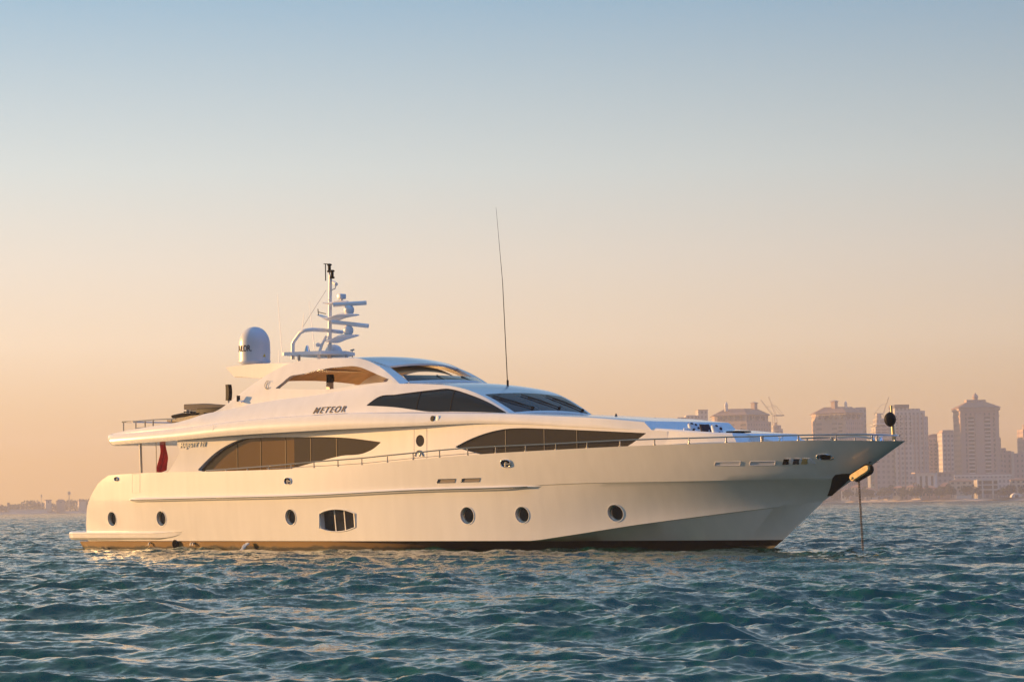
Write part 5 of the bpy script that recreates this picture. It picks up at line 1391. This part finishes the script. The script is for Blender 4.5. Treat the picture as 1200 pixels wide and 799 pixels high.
VB = [(216.965,1560,1.844),(223.17,1550,1.733),(234.494,1590,1.656),(235.908,1510,1.462),(236.955,1490,1.403),(248.68,1540,1.342),(255.185,1560,1.292),(250.904,1480,1.18),(266.42,1460,0.912),(258.47,1470,1.049),(293.907,1420,0.428),(210.413,1560,1.939)]
for (lab, uc, u0, u1, vt, ve, rz, wm, rm), base in zip(VL, VB):
    villa(lab, base, uc, base[1], u0, u1, vt, ve, 586, rz, wm, rm, nw=2 if u1 - u0 < 14 else 4)
b = Far('pavilion', 'small pale arched pavilion on the promenade at the right edge', 'pavilion', [(285.266,1390,0.488)][0], 1189, 1390)
bm = bmesh.new(); prism(bm, [(b.x(1189 + 6 * math.cos(t)), b.z(585.2 - 5 * math.sin(t))) for t in np.linspace(math.pi, 0, 14)], 0, 5, lambda p, h: Vector((p[0], h, p[1]))); obj('vault', bm, PALEW, b.o, smooth=False)
b.box('doorway', 1187, 1191, 585.4, 582.6, -.1, -.02, RECESS)
for lab, base, uc, u0, u1 in (('low cream garden wall left part of the promenade near the anchor chain', [(222.432,1530,1.7)][0], 1018, 1012, 1026), ('long cream garden wall in front of the large two-storey villa', [(258.776,1410,0.915)][0], 1127, 1118, 1136)):
    b = Far('garden_wall', lab, 'wall', base, uc, base[1]); b.box('wall', u0, u1, 586, 582.2, 0, .6, PALEW); b.box('coping', u0 - .2, u1 + .2, 582.2, 581.8, -.15, .75, PLAIN)

# trees along the far shore
def tree_proto(seed, h, wr, kind, label, group):
    random.seed(seed); t = tag(empty('shore_tree'), label, 'tree', group)
    bm = bmesh.new(); tube(bm, [Vector((0, 0, 0)), Vector((.1, .05, h * .25)), Vector((.0, .1, h * .6))], .28, 7, .10)
    for k in range(4):
        a = k * 1.7; tube(bm, [Vector((.05, .05, h * .35)), Vector((math.cos(a) * wr * .5, math.sin(a) * wr * .5, h * .62))], .12, 5, .04)
    obj('trunk', bm, BARK, t)
    bm = bmesh.new(); cl = [(random.uniform(-.6, .6) * wr, random.uniform(-.6, .6) * wr, h * random.uniform(.4, .85), random.uniform(.28, .5) * wr) for _ in range(9)]
    for _ in range(700):
        c = random.choice(cl); d = Vector((random.gauss(0, 1), random.gauss(0, 1), random.gauss(0, .8))).normalized() * c[3] * random.uniform(.6, 1.05)
        p = Vector(c[:3]) + d; s = random.uniform(.18, .42); q = Matrix.Rotation(random.uniform(0, 6.3), 3, Vector((random.gauss(0, 1), random.gauss(0, 1), random.gauss(0, 1))).normalized())
        bm.faces.new([bm.verts.new(p + q @ Vector(v)) for v in ((-s, -s * .6, 0), (s, -s * .6, 0), (s * .9, s * .7, .1), (-s * .8, s * .6, .1))])
    me = bpy.data.meshes.new('crown'); bm.to_mesh(me); bm.free(); me.materials.append(LEAF); o = bpy.data.objects.new('crown', me); col.objects.link(o); o.parent = t
    return t
TREES = [(209.648,1600,2.037),(212.234,1590,1.978),(211.635,1545,1.889),(217.957,1540,1.786),(224.039,1530,1.677),(227.894,1520,1.599),(230.326,1515,1.553),(237.955,1480,1.367),(240.765,1475,1.316),(243.862,1475,1.271),(248.428,1490,1.238),(251.401,1450,1.108),(254.814,1455,1.069),(259.242,1440,0.973),(267.306,1440,0.856),(268.953,1430,0.811),(283.472,1420,0.579),(286.963,1425,0.54),(289.972,1430,0.507),(292.218,1400,0.41),(295.157,1400,0.367)]
random.seed(77); TREES = list(TREES)
for _ in range(26):
    q0, q1 = random.choice(list(zip(TREES[:20], TREES[1:21]))); f = random.random(); TREES.append((q0[0] + (q1[0] - q0[0]) * f, q0[1] + (q1[1] - q0[1]) * f + random.uniform(-14, -2), 0))
protos = [tree_proto(5, 6.5, 3.0, 0, 'dark bushy tree standing among the villas on the far shore', 'trees among the far villas'), tree_proto(8, 8.0, 3.4, 0, 'dark bushy tree standing among the villas on the far shore', 'trees among the far villas')]
used = [0, 0]; random.seed(21)
for i, p in enumerate(TREES):
    k = i % 2; o = protos[k] if not used[k] else copy_tree(protos[k]); used[k] = 1
    f = random.uniform(.65, 1.1); o.location = (p[0], p[1], 1.9); o.rotation_euler = (0, 0, random.uniform(0, 6.3)); o.scale = (f * random.uniform(.9, 1.3), f, f)

# the low shore behind the stern
def left_shore():
    bm = bmesh.new(); random.seed(12); A = [(-468.106,2080,1.974),(-377.85,2190,0.332),(-345.716,2230,-0.256)]
    ax, ay, bx_, by_ = A[0][0], A[0][1], A[2][0], A[2][1]
    for _ in range(7000):
        t = random.random(); hgt = 5.0 + 5.5 * (math.sin(t * 23) * .5 + math.sin(t * 57 + 1) * .3 + .5) * (.35 + t * .9); z = 2 + hgt * random.random() ** .7
        p = Vector((ax + (bx_ - ax) * t + random.uniform(-3, 3), ay + (by_ - ay) * t + random.uniform(0, 40), z)); s = random.uniform(.4, .9); q = Matrix.Rotation(random.uniform(0, 6.3), 3, Vector((random.gauss(0, 1), random.gauss(0, 1), random.gauss(0, 1))).normalized())
        bm.faces.new([bm.verts.new(p + q @ Vector(v)) for v in ((-s, -s * .6, 0), (s, -s * .6, 0), (s * .9, s * .7, .1), (-s * .8, s * .6, .1))])
    me = bpy.data.meshes.new('treeline'); bm.to_mesh(me); bm.free(); me.materials.append(LEAF); o = bpy.data.objects.new('treeline', me); col.objects.link(o); tag(o, kind='stuff')
    def lf(name, label, cat, base, uc, **k):
        f = Far(name, label, cat, base, uc, base[1], **k); f.v0 = 600.0; return f
    w = lf('sea_wall', 'long pale lit sea wall low on the left horizon', 'wall', [(-412.937,2070,12.056)][0], 33); w.box('wall', 10.5, 55, 601, 597.2, 0, 1, PALEW); w.box('coping', 10.2, 55.3, 597.2, 596.7, -.3, 1.3, PLAIN)
    h = lf('far_house', 'square pale house with flat roof rising above the left treeline', 'house', [(-405.091,2120,12.051)][0], 57, rz=R(20)); h.box('wall', 53.6, 60.2, 600.5, 587.2, 0, 6, PLAIN); h.box('roof', 53, 60.8, 587.2, 586.2, -.6, 6.6, ROOFM); h.box('window', 56, 57.6, 590, 587.5, -.1, -.02, RECESS)
    h = lf('far_house', 'wide brown house with two roofs in the middle of the left treeline', 'house', [(-394.325,2120,11.895)][0], 71.5, rz=R(15)); h.box('wall', 66.5, 76.5, 600.5, 588.2, 0, 7, STONE); h.hip('roof', [(h.x(66.5), 0), (h.x(76.5), 0), (h.x(76.5), 7), (h.x(66.5), 7)], 588.2, 585.8, 1.06, .5, ROOFM); h.box('window', 70.5, 72.4, 590, 588, -.1, -.02, RECESS)
    h = lf('far_house', 'narrow house with a chimney block nearest the yacht stern', 'house', [(-381.081,2150,11.769)][0], 96.5, rz=R(20)); h.box('wall', 92.5, 101, 600.5, 588.4, 0, 6, PLAIN); h.box('roof', 92, 101.4, 588.4, 587.4, -.4, 6.4, ROOFM); h.box('chimney', 96, 97.4, 587.4, 585.8, 2, 3, STONE)
    for lab, base, uc, vt, r in (('thin aerial mast standing above the left treeline, the lower of two', [(-413.268,2130,12.191)][0], 48.6, 579.3, .16), ('taller thicker aerial mast on the left shore close to the yacht stern', [(-390.925,2140,11.889)][0], 81, 576.4, .35)):
        m = lf('radio_mast', lab, 'mast', base, uc); bm = bmesh.new(); tube(bm, [Vector((0, 0, 0)), Vector((0, 0, m.z(vt)))], r * 1.6, 6, r); obj('pole', bm, CRANE, m.o)
        bm = bmesh.new(); box(bm, (0, 0, m.z(vt) - 2), (r * 6, r * 6, 2.2)); obj('aerials', bm, CRANE, m.o)
    m = lf('beacon', 'short square beacon tower at the far left end of the shore', 'tower', [(-427.753,2060,12.248)][0], 9.7); m.box('shaft', 8.8, 10.6, 600.5, 591, 0, 1.3, STONE); m.box('lantern', 8.4, 11, 591, 589, -.3, 1.6, ROOFM)
left_shore()
